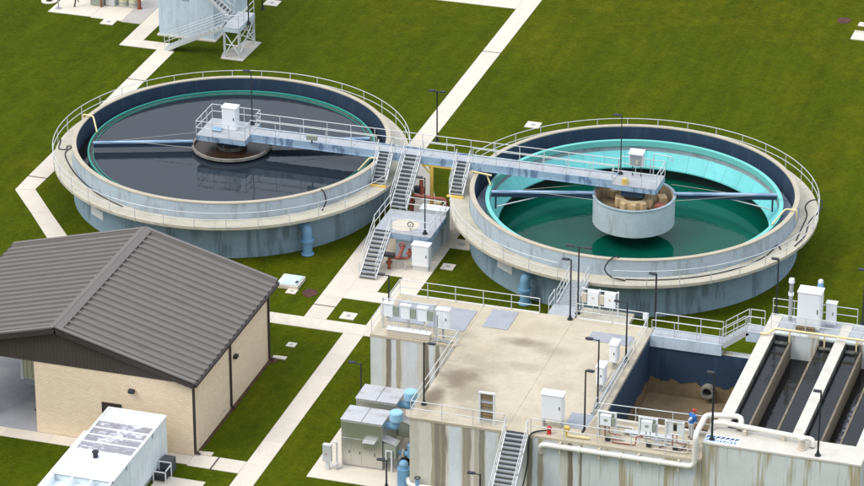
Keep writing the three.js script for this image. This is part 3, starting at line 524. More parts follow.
// ================================================================== RAISED DECK WITH THE EMPTY POOL
const DK = 5.0;
function ragged(x0, x1, top, low, amp, n) {   // sheet in x, y with a torn lower edge, 3 cm thick
  const s = new THREE.Shape(); s.moveTo(x0, top); s.lineTo(x1, top);
  for (let i = n; i >= 0; i--) s.lineTo(x0 + (x1 - x0) * i / n, low + amp * (rnd() * 0.22 + 0.35 * Math.sin(i * 0.21 + x0) + 0.2 * Math.sin(i * 0.53) * Math.sin(i * 0.17)));
  return mUV(new THREE.ExtrudeGeometry(s, { depth: 0.03, bevelEnabled: false }));
}
{
  const t = thing('raised_deck', 'large stained concrete deck with an empty pool with dark blue walls', 'deck');
  part(t, 'wall', bb(-9.9, -4.21, -0.1, DK - 0.16, 22.0, 28.0), M.wallStain);
  part(t, 'wall', bb(-4.2, 6.5, -0.1, DK - 0.16, 22.0, 37.75), M.wallStain);
  part(t, 'wall', bb(6.51, 13.73, -0.1, DK - 0.16, 34.65, 37.75), M.basinWall);
  part(t, 'wall', bb(6.51, 13.98, -0.1, 4.3, 22.25, 22.86), M.basinWall);
  part(t, 'wall', bb(6.51, 6.86, -0.1, DK - 0.16, 22.87, 34.64), M.basinWall);
  // deck slabs, parted by joints
  const js = 0.008;
  for (const [x0, x1, z0, z1] of [[-9.93, -7.1, 22, 28.03], [-7.1, -4.23, 22, 28.03], [-4.23, 1.75, 21.97, 30], [1.75, 6.52, 21.97, 30], [-4.23, 1.75, 30, 37.79], [1.75, 6.52, 30, 37.79], [6.52, 13.73, 34.62, 37.79]]) part(t, 'slab', bb(x0 + js, x1 - js, DK - 0.16, DK, z0 + js, z1 - js), M.deck);
  part(t, 'slab', bb(1.8, 5.2, DK - 0.3, DK - 0.02, 20.3, 21.96), M.walkway);
  part(t, 'pier', bb(2.2, 4.8, -0.1, DK - 0.31, 20.6, 21.8), M.wallStain);
  const cop = part(t, 'pool_coping', [bb(6.53, 6.9, DK - 0.16, DK + 0.05, 22.0, 34.62)], M.coping); part(t, 'pool_kerb', bb(6.91, 13.72, DK + 0.001, DK + 0.2, 34.6, 34.85), M.basinTop);
  // pool: floor, dried sludge, dark blue wall faces above it
  part(t, 'pool_floor', bb(6.87, 13.98, 0.7, 0.95, 22.87, 34.64), M.sludge);
  part(t, 'mud_line', [bb(6.87, 6.89, 0.95, 2.6, 22.9, 34.6), bb(6.9, 13.95, 0.95, 2.6, 22.87, 22.89), bb(13.955, 13.975, 0.95, 2.6, 22.9, 34.6)], M.sludge);
  const l1 = part(t, 'pool_wall_face', ragged(6.93, 13.93, 4.3, 2.0, 0.3, 160), M.navy); l1.position.z = 22.895;
  const l2 = part(t, 'pool_wall_face', ragged(22.93, 34.55, DK - 0.18, 2.0, 0.3, 190), M.navy); l2.rotation.y = -Math.PI / 2; l2.position.set(6.925, 0, 0);
  const l3 = part(t, 'pool_wall_face', ragged(22.93, 34.55, 6.0, 2.0, 0.3, 190), M.navy); l3.rotation.y = -Math.PI / 2; l3.position.set(13.955, 0, 0);
  part(t, 'puddle', prism([[8.2, 27.2], [10.5, 26.6], [13.2, 27.0], [13.6, 29.8], [12.0, 31.5], [9.0, 31.0]], 0.951, 0.96), M.brownWater);
  const o = part(t, 'pool_outlet', (() => { const g = ring(0.3, 0.44, 0, 0.5, 28); g.rotateX(Math.PI / 2); g.translate(10.75, 1.75, 22.9); return g; })(), M.wellRim);
  part(o, 'bore', (() => { const g = new THREE.CircleGeometry(0.3, 24); g.translate(10.75, 1.75, 22.96); return mUV(g); })(), M.dark);
  for (const [x0, x1, z0, z1, l] of [[-9.5, -7.1, 22.95, 25.9, 0], [-6.9, -4.4, 22.95, 26.0, 0], [-3.5, -1.85, 22.35, 24.95, 0], [3.3, 6.0, 23.5, 24.8, 0], [4.95, 6.45, 34.3, 36.2, 0]]) { const h = part(t, 'hatch', bb(x0, x1, DK + 0.001, DK + 0.04, z0, z1), M.hatch); part(h, 'hinge', [bb(x0 + 0.3, x0 + 0.5, DK + 0.04, DK + 0.07, z0 + 0.03, z0 + 0.1), bb(x1 - 0.5, x1 - 0.3, DK + 0.04, DK + 0.07, z0 + 0.03, z0 + 0.1)], M.galv); }
  const y = DK;
  railing(t, [V(-9.85, y, 27.9), V(-9.85, y, 22.08), V(-0.55, y, 22.08)]);
  railing(t, [V(-5.5, y, 27.95), V(-4.25, y, 27.95)], { gap: 1.1 });
  railing(t, [V(-4.14, y, 27.95), V(-4.14, y, 37.68), V(1.68, y, 37.68)]);
  railing(t, [V(3.32, y, 37.68), V(13.55, y, 37.68)], { gap: 2 });
  railing(t, [V(6.7, y + 0.05, 23.2), V(6.7, y + 0.05, 34.45), V(13.5, y + 0.2, 34.72)].map((p, i) => i === 1 ? V(6.7, y + 0.05, 34.7) : p), { gap: 2.6 });
  railing(t, [V(1.9, y, 22.06), V(6.5, y, 22.06)], { gap: 2.2 });
  // toe plates
  part(t, 'toe_plate', [bb(-9.8, -0.6, y, y + 0.1, 22.03, 22.05), bb(1.9, 6.5, y, y + 0.1, 22.02, 22.04)], M.white);
}
{
  let t = thing('stair', 'galvanised stair running down the front wall of the concrete deck', 'stair', 'galvanised stairs'); stair(t, V(2.5, 0.6, 43.0), V(2.5, DK, 37.82), 1.35, 23);
  t = thing('gangway', 'sloping grey gangway from the concrete deck to the green tank walkway', 'gangway');
  const a = V(0.75, DK, 20.4), b = V(-0.45, WALK + 0.02, 12.72), d = b.clone().sub(a), s = V(-d.z, 0, d.x).normalize();
  part(t, 'deck', beam(a, b, 1.15, 0.06), M.grate);
  for (const k of [-1, 1]) { const o = s.clone().multiplyScalar(0.62 * k), p = a.clone().add(o), q = b.clone().add(o); part(t, 'stringer', beam(V(p.x, p.y + 0.12, p.z), V(q.x, q.y + 0.12, q.z), 0.07, 0.36), M.galv); railing(t, [q, p], { gap: 1.9 }); }
  for (let i = 1; i < 22; i++) { const p = a.clone().lerp(b, i / 22); const q = part(t, 'cleat', flat(mUV(new THREE.BoxGeometry(1.1, 0.04, 0.07))), M.tread); q.position.set(p.x, p.y + 0.02, p.z); q.rotation.y = Math.atan2(d.x, d.z); }
  part(t, 'landing', bb(-0.05, 1.7, DK - 0.1, DK - 0.02, 20.4, 21.96), M.grate); part(t, 'landing_beam', [bb(-0.05, 1.7, DK - 0.4, DK - 0.11, 20.42, 20.5), bb(-0.08, 0, DK - 0.4, DK - 0.03, 20.51, 21.95)], M.galv);
  railing(t, [V(0.0, DK, 21.9), V(0.0, DK, 20.5)], { gap: 1.3 }); railing(t, [V(1.66, DK, 20.5), V(1.66, DK, 21.4)], { gap: 0.9 });
  t = thing('catwalk', 'pale steel catwalk stepping up along the back of the empty pool', 'catwalk');
  for (let i = 0; i < 3; i++) part(t, 'deck_panel', bb(6.92 + i * 1.53, 8.43 + i * 1.53, DK - 0.05, DK, 21.98, 22.94), M.grate);
  part(t, 'girder', bb(6.92, 11.5, DK - 0.72, DK + 0.06, 22.96, 23.03), M.paleBlueWall); part(t, 'girder', bb(6.92, 11.5, DK - 0.4, DK + 0.06, 21.88, 21.96), M.paleBlueWall);
  for (let i = 0; i < 6; i++) part(t, 'tread', bb(11.5 + i * 0.25, 11.74 + i * 0.25, DK + 0.2 * i + 0.12, DK + 0.2 * i + 0.18, 22.0, 22.9), M.tread);
  for (const z of [22.99, 21.92]) part(t, 'stringer', beam(V(11.45, DK + 0.1, z), V(13.0, DK + 1.3, z), 0.06, 0.34), M.galv);
  part(t, 'landing', bb(13.0, 13.97, 6.12, 6.2, 21.9, 23.0), M.grate); part(t, 'landing_beam', bb(13.0, 13.97, 5.55, 6.11, 22.94, 23.02), M.paleBlueWall); part(t, 'landing_beam', bb(13.0, 13.97, 5.7, 6.11, 21.9, 21.97), M.paleBlueWall);
  for (const z of [22.98, 21.94]) { railing(t, [V(7.0, DK + 0.05, z), V(11.35, DK + 0.05, z)], { gap: 1.6 }); railing(t, [V(11.5, DK + 0.15, z), V(12.95, DK + 1.2, z)], { gap: 0.75 }); railing(t, [V(13.05, 6.2, z), V(13.95, 6.2, z)], { gap: 0.9 }); }
}

// ================================================================== TREATMENT BASIN ON THE RIGHT
const BT = 6.2;
{
  const t = thing('treatment_basin', 'tall concrete basin with long narrow channels of dark water', 'basin');
  part(t, 'front_wall', bb(13.75, 23.1, -0.1, BT - 0.12, 35.62, 37.72), M.basinWall);
  part(t, 'front_parapet', bb(13.72, 23.13, BT - 0.12, BT, 35.6, 37.76), M.basinTop);
  for (const [x0, x1, n] of [[13.99, 14.72, 'divider_wall'], [18.55, 19.18, 'divider_wall'], [22.42, 23.1, 'side_wall']]) {
    const w = part(t, n, bb(x0, x1, -0.1, BT - 0.1, 19.9, 35.61), M.darkWall); part(w, 'coping', bb(x0 - 0.01, x1 + 0.01, BT - 0.1, BT, 19.9, 35.59), M.basinTop);
  }
  for (const [a, b] of [[14.73, 18.54], [19.19, 22.41]]) {
    part(t, 'end_wall', bb(a, b, 2, BT - 0.02, 22.25, 22.6), M.basinWall); part(t, 'back_wall', bb(a, b, -0.1, BT - 0.02, 19.9, 20.2), M.basinWall);
    for (let x = a; x < b - 0.1; x += (b - a) / 4) part(t, 'grating', bb(x + 0.01, x + (b - a) / 4 - 0.01, BT - 0.09, BT - 0.03, 20.21, 22.24), M.grate);
    part(t, 'basin_water', bb(a, b, 3.9, 4.55, 22.61, 35.6), M.darkWater);
    // a launder along each side with its own lip
    for (const [s, e, k] of [[a, a + 0.95, 1], [b - 1.0, b, -1]]) {
      const lx = k > 0 ? e : s - 0.14;
      part(t, 'launder_lip', bb(lx, lx + 0.12, 4.0, BT - 0.44, 22.62, 35.6), M.lip);
      part(t, 'launder_water', bb(s + (k < 0 ? 0.001 : 0), e - 0.001, 4.6, BT - 0.5, 23.1, 35.6), M.darkWater);
      const g = part(t, 'gate', bb(s + 0.04, e - 0.04, 4.7, BT - 0.12, 22.61, 22.7), M.dark); part(g, 'gate_frame', [bb(s + 0.0, s + 0.07, 4.7, BT - 0.06, 22.61, 22.78), bb(e - 0.07, e, 4.7, BT - 0.06, 22.61, 22.78)], M.darkWall); part(g, 'sill', bb(s + 0.08, e - 0.08, BT - 0.56, BT - 0.45, 22.71, 23.09), M.darkWall);
    }
  }
  // foam floating in the right channel
  const fg = []; for (let i = 0; i < 260; i++) { const g = new THREE.SphereGeometry(R(0.05, 0.17), 6, 4); g.scale(1, 0.35, 1); g.translate(R(20.9, 21.3) + R(-0.15, 0.12), 4.56, R(27.5, 35)); fg.push(flat(g)); }
  const fo = part(t, 'foam', fg, M.foam); fo.userData.kind = 'stuff';
  railing(t, [V(14.05, BT, 20.0), V(19.4, BT, 20.0)], { gap: 1.5 });
  railing(t, [V(14.4, BT, 22.15), V(23.0, BT, 22.15)], { gap: 2.1 });
}
{
  const t = thing('yellow_spray_pipe', 'yellow pipe with drop legs along the end wall of the basin', 'pipe');
  part(t, 'pipe', bent([V(13.95, BT + 0.12, 23.15), V(14.4, BT + 0.12, 23.15), V(14.75, BT + 0.38, 22.75), V(24, BT + 0.38, 22.75)], 0.075), M.paleYellow);
  for (const x of [15.7, 17.9, 19.9, 22]) part(t, 'drop_leg', bar(V(x, BT + 0.36, 22.76), V(x, BT - 0.5, 22.76), 0.055), M.paleYellow);
  let c = cabinet('blower_enclosure', 'large white equipment enclosure on the grating behind the basin', 'enclosure', 16.6, 21.1, 1.45, 0.95, BT + 0.02, BT + 2.55, M.white);
  part(c, 'vent', rb(-0.3, 0.3, 2.53, 2.6, -0.3, 0.2, 0.02), M.offwhite);
  cabinet('control_cabinet', 'slim white cabinet right of the large white enclosure', 'cabinet', 17.85, 20.6, 0.62, 0.4, BT + 0.2, BT + 1.65, M.white);
  solo('crate', [bb(15.9, 17.1, BT - 0.02, BT + 0.3, 21.75, 22.0)], M.sludge, 'brown timber skid in front of the large white enclosure', 'skid');
  const p = thing('vent_stack', 'capped grey pipe beside the large white enclosure', 'vent pipe'); part(p, 'pipe', cyl(15.25, 20.55, BT - 0.03, BT + 2.6, 0.13, 0.13, 12), M.tread); part(p, 'cap', cyl(15.25, 20.55, BT + 2.6, BT + 2.85, 0.2, 0.16, 12), M.white); part(p, 'collar', cyl(15.25, 20.55, BT + 1.7, BT + 1.9, 0.18, 0.18, 12), M.white);
  const q = thing('actuator', 'small blue valve actuator behind the large white enclosure', 'actuator'); part(q, 'stem', cyl(17.05, 20.42, BT - 0.03, BT + 2.5, 0.07, 0.07, 8), M.galv); part(q, 'body', cyl(17.05, 20.42, BT + 2.35, BT + 2.75, 0.22, 0.18, 12), M.bluePaint); part(q, 'cap', new THREE.SphereGeometry(0.17, 12, 8).translate(17.05, BT + 2.85, 20.42), M.offwhite);
  // pipes round the front of the deck and over the parapet
  const w = thing('process_pipe', 'long cream pipe clamped along the top of the front wall', 'pipe');
  part(w, 'pipe', bent([V(4.0, 3.9, 37.7), V(4.0, 4.62, 38.02), V(13.38, 4.62, 38.02), V(13.38, 6.75, 38.02), V(13.38, 6.75, 35.4), V(15.5, 6.75, 35.0), V(15.5, BT + 0.02, 35.75)], 0.17, 12), M.whitePipe);
  for (const x of [5.2, 7.6, 10, 12.4]) part(w, 'bracket', bb(x - 0.06, x + 0.06, 4.2, 4.85, 37.76, 38.05), M.tanPipe);
  for (const x of [6.4, 8.9, 11.3]) part(w, 'coupling', (() => { const g = new THREE.CylinderGeometry(0.21, 0.21, 0.14, 14); g.rotateZ(Math.PI / 2); g.translate(x, 4.62, 38.02); return flat(g); })(), M.whitePipe);
  const u = thing('process_pipe', 'cream pipe lying along the top of the basin parapet', 'pipe');
  part(u, 'pipe', bent([V(13.95, BT + 0.02, 36.0), V(13.95, 6.62, 35.95), V(14.6, 6.62, 35.85), V(20.0, 6.62, 36.3), V(20.0, BT + 0.02, 36.5)], 0.16, 12), M.whitePipe); for (const x of [15.9, 18.2]) part(u, 'saddle', bb(x - 0.1, x + 0.1, BT + 0.001, BT + 0.3, 35.8, 36.3), M.tanPipe);
  const r = thing('pipe_riser', 'short capped tan pipe standing on the basin parapet', 'pipe'); part(r, 'pipe', cyl(19.45, 36.85, BT, BT + 0.75, 0.2, 0.2, 16), M.tanPipe); part(r, 'flange', cyl(19.45, 36.85, BT, BT + 0.1, 0.28, 0.28, 16), M.tanPipe); part(r, 'cap', cyl(19.45, 36.85, BT + 0.66, BT + 0.78, 0.26, 0.26, 16), M.whitePipe);
}
{ // flat white plate with two rows of slanted blue lettering, too blurred in the photograph to read
  const c = document.createElement('canvas'); c.width = 256; c.height = 96; const x = c.getContext('2d'); x.fillStyle = '#dfe2e2'; x.fillRect(0, 0, 256, 96);
  const stroke = (X, Y, w, h, col) => { x.fillStyle = col; x.beginPath(); x.moveTo(X + h * 0.35, Y); x.lineTo(X + w + h * 0.35, Y); x.lineTo(X + w, Y + h); x.lineTo(X, Y + h); x.fill(); };
  for (let i = 0; i < 7; i++) { stroke(4 + i * 34, 6, 25, 24, i < 2 ? '#1f5f9e' : '#123a66'); stroke(2 + i * 34, 26, 9, 20, '#123a66'); }
  for (let i = 0; i < 9; i++) stroke(6 + i * 25, 58, 17, 24, i % 3 ? '#2a6cb0' : '#6b9ac8');
  const t = new THREE.CanvasTexture(c); t.colorSpace = THREE.SRGBColorSpace;
  const g = new THREE.BoxGeometry(2.1, 0.02, 0.85), o = solo('sign_plate', g, new THREE.MeshStandardMaterial({ map: t, roughness: 0.6 }), 'flat white plate with blurred blue lettering on the basin parapet', 'sign'); o.position.set(14.85, BT + 0.014, 37.2);
}

// ================================================================== EQUIPMENT ON THE DECK
{
  // sub-block rack
  let t = thing('instrument_rack', 'steel rack with three white and three olive boxes on the left of the deck', 'rack');
  for (const x of [-9.4, -7.7, -6.0]) part(t, 'post', bb(x - 0.05, x + 0.05, DK, DK + 2.15, 26.85, 26.95), M.galv);
  part(t, 'rail', [bb(-9.45, -5.95, DK + 0.95, DK + 1.02, 26.96, 27.02), bb(-9.45, -5.95, DK + 2.05, DK + 2.12, 26.96, 27.02)], M.galv);
  for (let i = 0; i < 3; i++) { const b = part(t, 'white_box', rb(-9.25 + i * 1.12, -8.65 + i * 1.12, DK + 1.0, DK + 1.95, 27.03, 27.3, 0.03), M.white); part(b, 'hood', rb(-9.3 + i * 1.12, -8.6 + i * 1.12, DK + 1.9, DK + 1.98, 27.03, 27.36, 0.02), M.white); part(t, 'olive_box', rb(-8.6 + i * 1.12, -8.3 + i * 1.12, DK + 1.1, DK + 1.75, 27.03, 27.25, 0.02), M.greenBox); part(t, 'conduit', bar(V(-8.9 + i * 1.12, DK + 1.0, 27.1), V(-8.9 + i * 1.12, DK + 0.4, 27.1), 0.03), M.galv); }
  t = thing('trough', 'long tan metal trough at the front edge of the deck rack', 'trough'); part(t, 'body', rb(-8.85, -6.05, DK + 0.01, DK + 0.42, 27.45, 27.9, 0.03), M.tanPipe); part(t, 'cover', rb(-8.9, -6.0, DK + 0.42, DK + 0.48, 27.42, 27.93, 0.02), M.offwhite); for (let i = 0; i < 6; i++) part(t, 'tap', bar(V(-8.6 + i * 0.46, DK + 0.48, 27.65), V(-8.6 + i * 0.46, DK + 0.8, 27.65), 0.03), M.galv);
  t = cabinet('control_cabinet', 'small white cabinet on a post at the corner of the deck rack', 'cabinet', -5.35, 27.25, 0.8, 0.35, DK + 0.75, DK + 2.1, M.white); part(t, 'post', bb(-0.05, 0.05, -0.75, 0, -0.05, 0.05), M.tread);
  solo('conduit_bundle', [bent([V(-5.9, DK + 0.06, 27.6), V(-5.1, DK + 0.06, 27.55), V(-4.6, DK + 0.06, 27.7)], 0.05), bent([V(-5.9, DK + 0.06, 27.8), V(-5.3, DK + 0.1, 27.75), V(-4.7, DK + 0.06, 27.85)], 0.05), bar(V(-5.6, DK, 27.7), V(-5.6, DK + 1.8, 27.7), 0.05)], M.tread, 'grey conduits at the inner corner of the deck', 'conduits');
  // gate frame by the front stair
  t = thing('gate_frame', 'narrow metal frame with a louvred panel at the front edge of the deck', 'frame');
  for (const x of [0.0, 0.9]) part(t, 'post', bb(x - 0.06, x + 0.06, DK, DK + 2.0, 37.1, 37.24), M.offwhite); part(t, 'head', bb(-0.06, 0.96, DK + 2.0, DK + 2.08, 37.08, 37.26), M.offwhite);
  for (let i = 0; i < 9; i++) { const s = part(t, 'slat', bb(0.07, 0.83, 0, 0.17, -0.03, 0.01), i % 3 ? M.sludge : M.tread); s.position.set(0, DK + 0.15 + i * 0.2, 37.17); s.rotation.x = -0.35; }
  // front strip
  t = cabinet('control_cabinet', 'large white control cabinet on legs by the front stair', 'cabinet', 4.3, 36.3, 1.3, 0.65, DK + 0.55, DK + 2.25, M.white); for (const x of [-0.55, 0.55]) part(t, 'leg', bb(x - 0.05, x + 0.05, -0.55, 0.02, -0.2, 0.2), M.tread);
  t = thing('hydrant', 'small red valve beside the large white cabinet', 'valve'); part(t, 'body', cyl(4.35, 37.3, DK, DK + 0.35, 0.14, 0.12, 12), M.red); part(t, 'bonnet', new THREE.SphereGeometry(0.15, 12, 8).translate(4.35, DK + 0.38, 37.3), M.red); part(t, 'hose', tube([V(4.2, DK + 0.2, 37.3), V(3.6, DK + 0.08, 37.4), V(3.35, DK + 0.06, 37.9), V(3.3, 3.2, 38.3), V(3.15, 1.2, 39.6)], 0.05, 30, 6), M.rubber);
  t = thing('spool_piece', 'small yellow valve operator standing on the front deck edge', 'valve'); part(t, 'stem', cyl(5.4, 37.25, DK, DK + 0.35, 0.06, 0.06, 8), M.yellow); part(t, 'body', rb(5.22, 5.58, DK + 0.3, DK + 0.65, 37.12, 37.4, 0.05), M.yellow); part(t, 'pipe', bar(V(5.5, DK + 0.1, 37.35), V(6.8, DK + 0.1, 37.35), 0.08), M.paleYellow);
  solo('sloped_cover', (() => { const s = new THREE.Shape([new THREE.Vector2(0, 0), new THREE.Vector2(1.3, 0), new THREE.Vector2(1.3, 1.3), new THREE.Vector2(0.75, 1.3)]); const g = new THREE.ExtrudeGeometry(s, { depth: 0.8, bevelEnabled: true, bevelSize: 0.02, bevelThickness: 0.02, bevelSegments: 1 }); g.translate(6.3, DK + 0.02, 35.9); return mUV(g); })(), M.tanPipe, 'beige sloped metal cover at the corner of the empty pool', 'cover');
  const names = ['at the pool corner', 'at the middle of the pool edge', 'nearest the person in blue'];
  [7.75, 10.25, 11.85].forEach((x, i) => {
    t = thing('instrument_stand', `white instrument box on a steel stand ${names[i]}`.replace('white instrument box', i === 2 ? 'empty instrument frame' : 'white instrument box'), 'instrument stand', 'instrument stands by the pool'); t.position.set(x, DK, 36.75);
    for (const k of [-0.55, 0.5]) part(t, 'post', bb(k - 0.06, k + 0.06, 0, 1.75, -0.06, 0.06), M.offwhite);
    part(t, 'cross_rail', [bb(-0.49, 0.44, 0.8, 0.88, -0.03, 0.03), bb(-0.49, 0.44, 1.66, 1.74, -0.03, 0.03)], M.offwhite);
    if (i < 2) { part(t, 'backboard', bb(-0.49, 0.44, 0.89, 1.65, -0.05, -0.02), M.greenBox); const b = part(t, 'box', rb(-0.4, 0.28, 0.9, 1.6, -0.01, 0.24, 0.03), M.white); part(b, 'display', bb(-0.16, 0.06, 1.2, 1.36, 0.24, 0.25), M.greenBox); part(t, 'olive_box', rb(0.3, 0.48, 1.0, 1.45, 0.07, 0.2, 0.02), M.greenBox); }
    else { part(t, 'backboard', [bb(-0.49, -0.12, 0.89, 1.65, -0.05, -0.02), bb(0.12, 0.44, 0.89, 1.65, -0.05, -0.02)], M.offwhite); part(t, 'panel', bb(-0.11, 0.11, 1.1, 1.5, -0.05, -0.02), M.dark); }
    part(t, 'conduit', [bent([V(-0.1, 0.9, 0.1), V(-0.1, 0.12, 0.1), V(0.6, 0.1, 0.25), V(1.1, 0.08, 0.1)], 0.035), bent([V(0.15, 0.9, 0.1), V(0.15, 0.4, 0.12), V(0.9, 0.38, 0.15)], 0.03)], i === 1 ? M.tread : M.redPipe);
    part(t, 'junction_box', rb(0.0, 0.3, 0.05, 0.28, 0.3, 0.5, 0.03), M.dark);
  });
  solo('cable_tray', [bb(8.6, 11.6, DK + 0.12, DK + 0.18, 35.7, 36.1), bb(8.6, 8.7, DK, DK + 0.12, 35.8, 36), bb(11.4, 11.5, DK, DK + 0.12, 35.8, 36)], M.galv, 'low grey cable tray behind the instrument stands', 'cable tray');
  const cond = (pts, r, m, l) => solo('deck_conduit', bent(pts.map(p => V(...p)), r), m, l, 'conduit', 'conduits on the front strip of the deck');
  cond([[8.2, DK + 0.05, 37.3], [9.6, DK + 0.05, 37.25], [9.6, DK + 0.5, 37.0], [10.0, DK + 0.5, 36.9]], 0.04, M.redPipe, 'rust red conduit between the first two instrument stands');
  cond([[10.7, DK + 0.06, 37.35], [12.8, DK + 0.06, 37.3], [12.8, DK + 0.9, 37.3], [13.2, DK + 0.9, 37.2]], 0.06, M.tanPipe, 'tan conduit rising by the parapet corner behind the front rail');
  cond([[7.2, DK + 0.07, 35.3], [9.0, DK + 0.07, 35.25], [9.0, DK + 0.07, 36.2], [12.9, DK + 0.07, 36.1]], 0.05, M.galv, 'grey conduit lying along the pool kerb behind the stands');
  cond([[11.0, DK + 0.04, 37.1], [11.5, DK + 0.25, 36.95], [12.3, DK + 0.05, 37.15], [12.6, DK + 0.4, 37.0]], 0.035, M.rubber, 'black cable sagging near the empty instrument frame');
  solo('valve_box', rb(12.75, 13.2, DK + 0.01, DK + 0.5, 36.5, 36.9, 0.04), M.tanPipe, 'small tan box on the deck below the cream pipe elbow', 'box');
  // cabinets along the left rail of the pool
  [[27.8, 'nearer the back'], [30.9, 'nearer the front']].forEach(([z, w]) => { t = cabinet('rail_cabinet', `narrow white cabinet by the left pool rail ${w}`, 'cabinet', 5.85, z, 0.48, 0.85, DK + 0.5, DK + 1.75, M.white, { group: 'white cabinets by the pool rail' }); part(t, 'post', bb(-0.06, 0.06, -0.5, 0, -0.3, -0.18), M.tread); part(t, 'post', bb(-0.06, 0.06, -0.5, 0, 0.18, 0.3), M.tread); });
  solo('rail_conduit', [bent([V(6.3, DK + 0.4, 24.5), V(6.3, DK + 0.4, 33.5), V(6.1, DK + 0.05, 34.2)], 0.05), bent([V(6.4, DK + 0.2, 25.5), V(6.35, DK + 0.2, 33.8), V(6.2, DK, 34.5)], 0.045), bent([V(6.25, DK + 0.75, 29.8), V(6.25, DK + 0.75, 34.0), V(6.25, DK, 34.3)], 0.04)], M.tread, 'grey conduits running along the left pool rail', 'conduits');
  // rack behind the gangway
  t = thing('instrument_rack', 'rack with two white boxes and tan boxes behind the back edge of the deck', 'rack');
  for (const x of [2.0, 3.1, 4.3]) part(t, 'post', bb(x - 0.05, x + 0.05, DK - 0.02, DK + 1.75, 21.0, 21.1), M.offwhite); part(t, 'rail', [bb(1.95, 4.35, DK + 1.68, DK + 1.75, 21.11, 21.17), bb(1.95, 4.35, DK + 0.75, DK + 0.82, 21.11, 21.17)], M.offwhite);
  for (const x of [2.75, 3.85]) { const b = part(t, 'white_box', rb(x - 0.36, x + 0.36, DK + 0.72, DK + 1.72, 21.18, 21.45, 0.03), M.white); part(b, 'label', bb(x - 0.08, x + 0.08, DK + 1.2, DK + 1.35, 21.45, 21.46), M.tanPipe); }
  for (const x of [2.15, 3.3]) part(t, 'tan_box', rb(x - 0.17, x + 0.17, DK + 0.85, DK + 1.5, 21.18, 21.38, 0.02), M.tanPipe); part(t, 'conduit', [bar(V(2.75, DK, 21.3), V(2.75, DK + 0.75, 21.3), 0.035), bar(V(3.85, DK, 21.3), V(3.85, DK + 0.75, 21.3), 0.035)], M.galv);
  const s = thing('junction_box', 'little white box on the catwalk rail behind the pool', 'box'); part(s, 'box', rb(6.15, 6.5, DK + 0.55, DK + 0.95, 21.75, 21.98, 0.03), M.white); part(s, 'post', bar(V(6.3, DK, 21.98), V(6.3, DK + 0.6, 21.92), 0.03), M.offwhite);
}

// ================================================================== STEEL ENCLOSURES LEFT OF THE DECK
for (const [z0, z1, w] of [[34.24, 36.06, 'front'], [31.33, 33.2, 'rear']]) {
  const t = thing('steel_enclosure', `large stainless steel equipment enclosure, ${w} one of the two beside the deck`, 'enclosure', 'stainless steel enclosures');
  const x0 = -9.13, x1 = -6.5, H = 3.25, xm = (x0 + x1) / 2;
  part(t, 'body', rb(x0, x1, TOP + 0.08, H - 0.1, z0, z1, 0.03), M.stainless); part(t, 'plinth', bb(x0 + 0.05, x1 - 0.05, TOP, TOP + 0.08, z0 + 0.05, z1 - 0.05), M.tread);
  for (const [a, b] of [[x0 - 0.04, xm - 0.015], [xm + 0.015, x1 + 0.04]]) { const r = part(t, 'roof_panel', rb(a, b, H - 0.1, H, z0 - 0.04, z1 + 0.05, 0.03), M.steelTop); part(r, 'seam', bb(a + 0.1, b - 0.1, H, H + 0.012, z0 + 0.6, z0 + 0.63), M.steelTop); }
  for (const [a, b] of [[x0 + 0.03, x0 + 0.62], [x0 + 0.66, xm - 0.02], [xm + 0.02, x1 - 0.38]]) { const d = part(t, 'door', rb(a, b, TOP + 0.16, 1.98, z1 - 0.01, z1 + 0.025, 0.01), M.stainless); part(d, 'handle', bb(b - 0.12, b - 0.08, 0.95, 1.12, z1 + 0.025, z1 + 0.06), M.dark); }
  part(t, 'upper_panel', rb(x0 + 0.03, x1 - 0.03, 2.02, H - 0.16, z1 - 0.01, z1 + 0.02, 0.01), M.stainless);
  const hd = part(t, 'vent_hood', rb(x1 - 1.12, x1 - 0.42, 1.5, 1.98, z1 + 0.02, z1 + 0.4, 0.03), M.stainless); part(hd, 'hood_top', beam(V(x1 - 1.16, 2.03, z1 + 0.22), V(x1 - 0.38, 2.03, z1 + 0.22), 0.5, 0.04), M.steelTop);
  // blue intake with its cap, side plenum
  part(t, 'intake_elbow', bent([V(x1 - 0.1, 2.72, z1 - 0.9), V(x1 + 0.62, 2.72, z1 - 0.9), V(x1 + 0.62, 3.15, z1 - 0.9)], 0.24, 14), M.bluePaint);
  const c = part(t, 'intake_cap', cyl(x1 + 0.62, z1 - 0.9, 3.2, 3.7, 0.42, 0.42, 24), M.paleBlue); part(c, 'cap_top', cyl(x1 + 0.62, z1 - 0.9, 3.7, 3.76, 0.42, 0.38, 24), M.paleBlue);
  const pl = part(t, 'plenum', rb(x1 + 0.02, x1 + 0.85, 0.9, 1.9, z1 - 0.75, z1 - 0.1, 0.03), M.greenBox); part(pl, 'plenum_top', beam(V(x1 + 0.0, 2.12, z1 - 0.42), V(x1 + 0.9, 1.86, z1 - 0.42), 0.75, 0.05), M.steelTop);
}
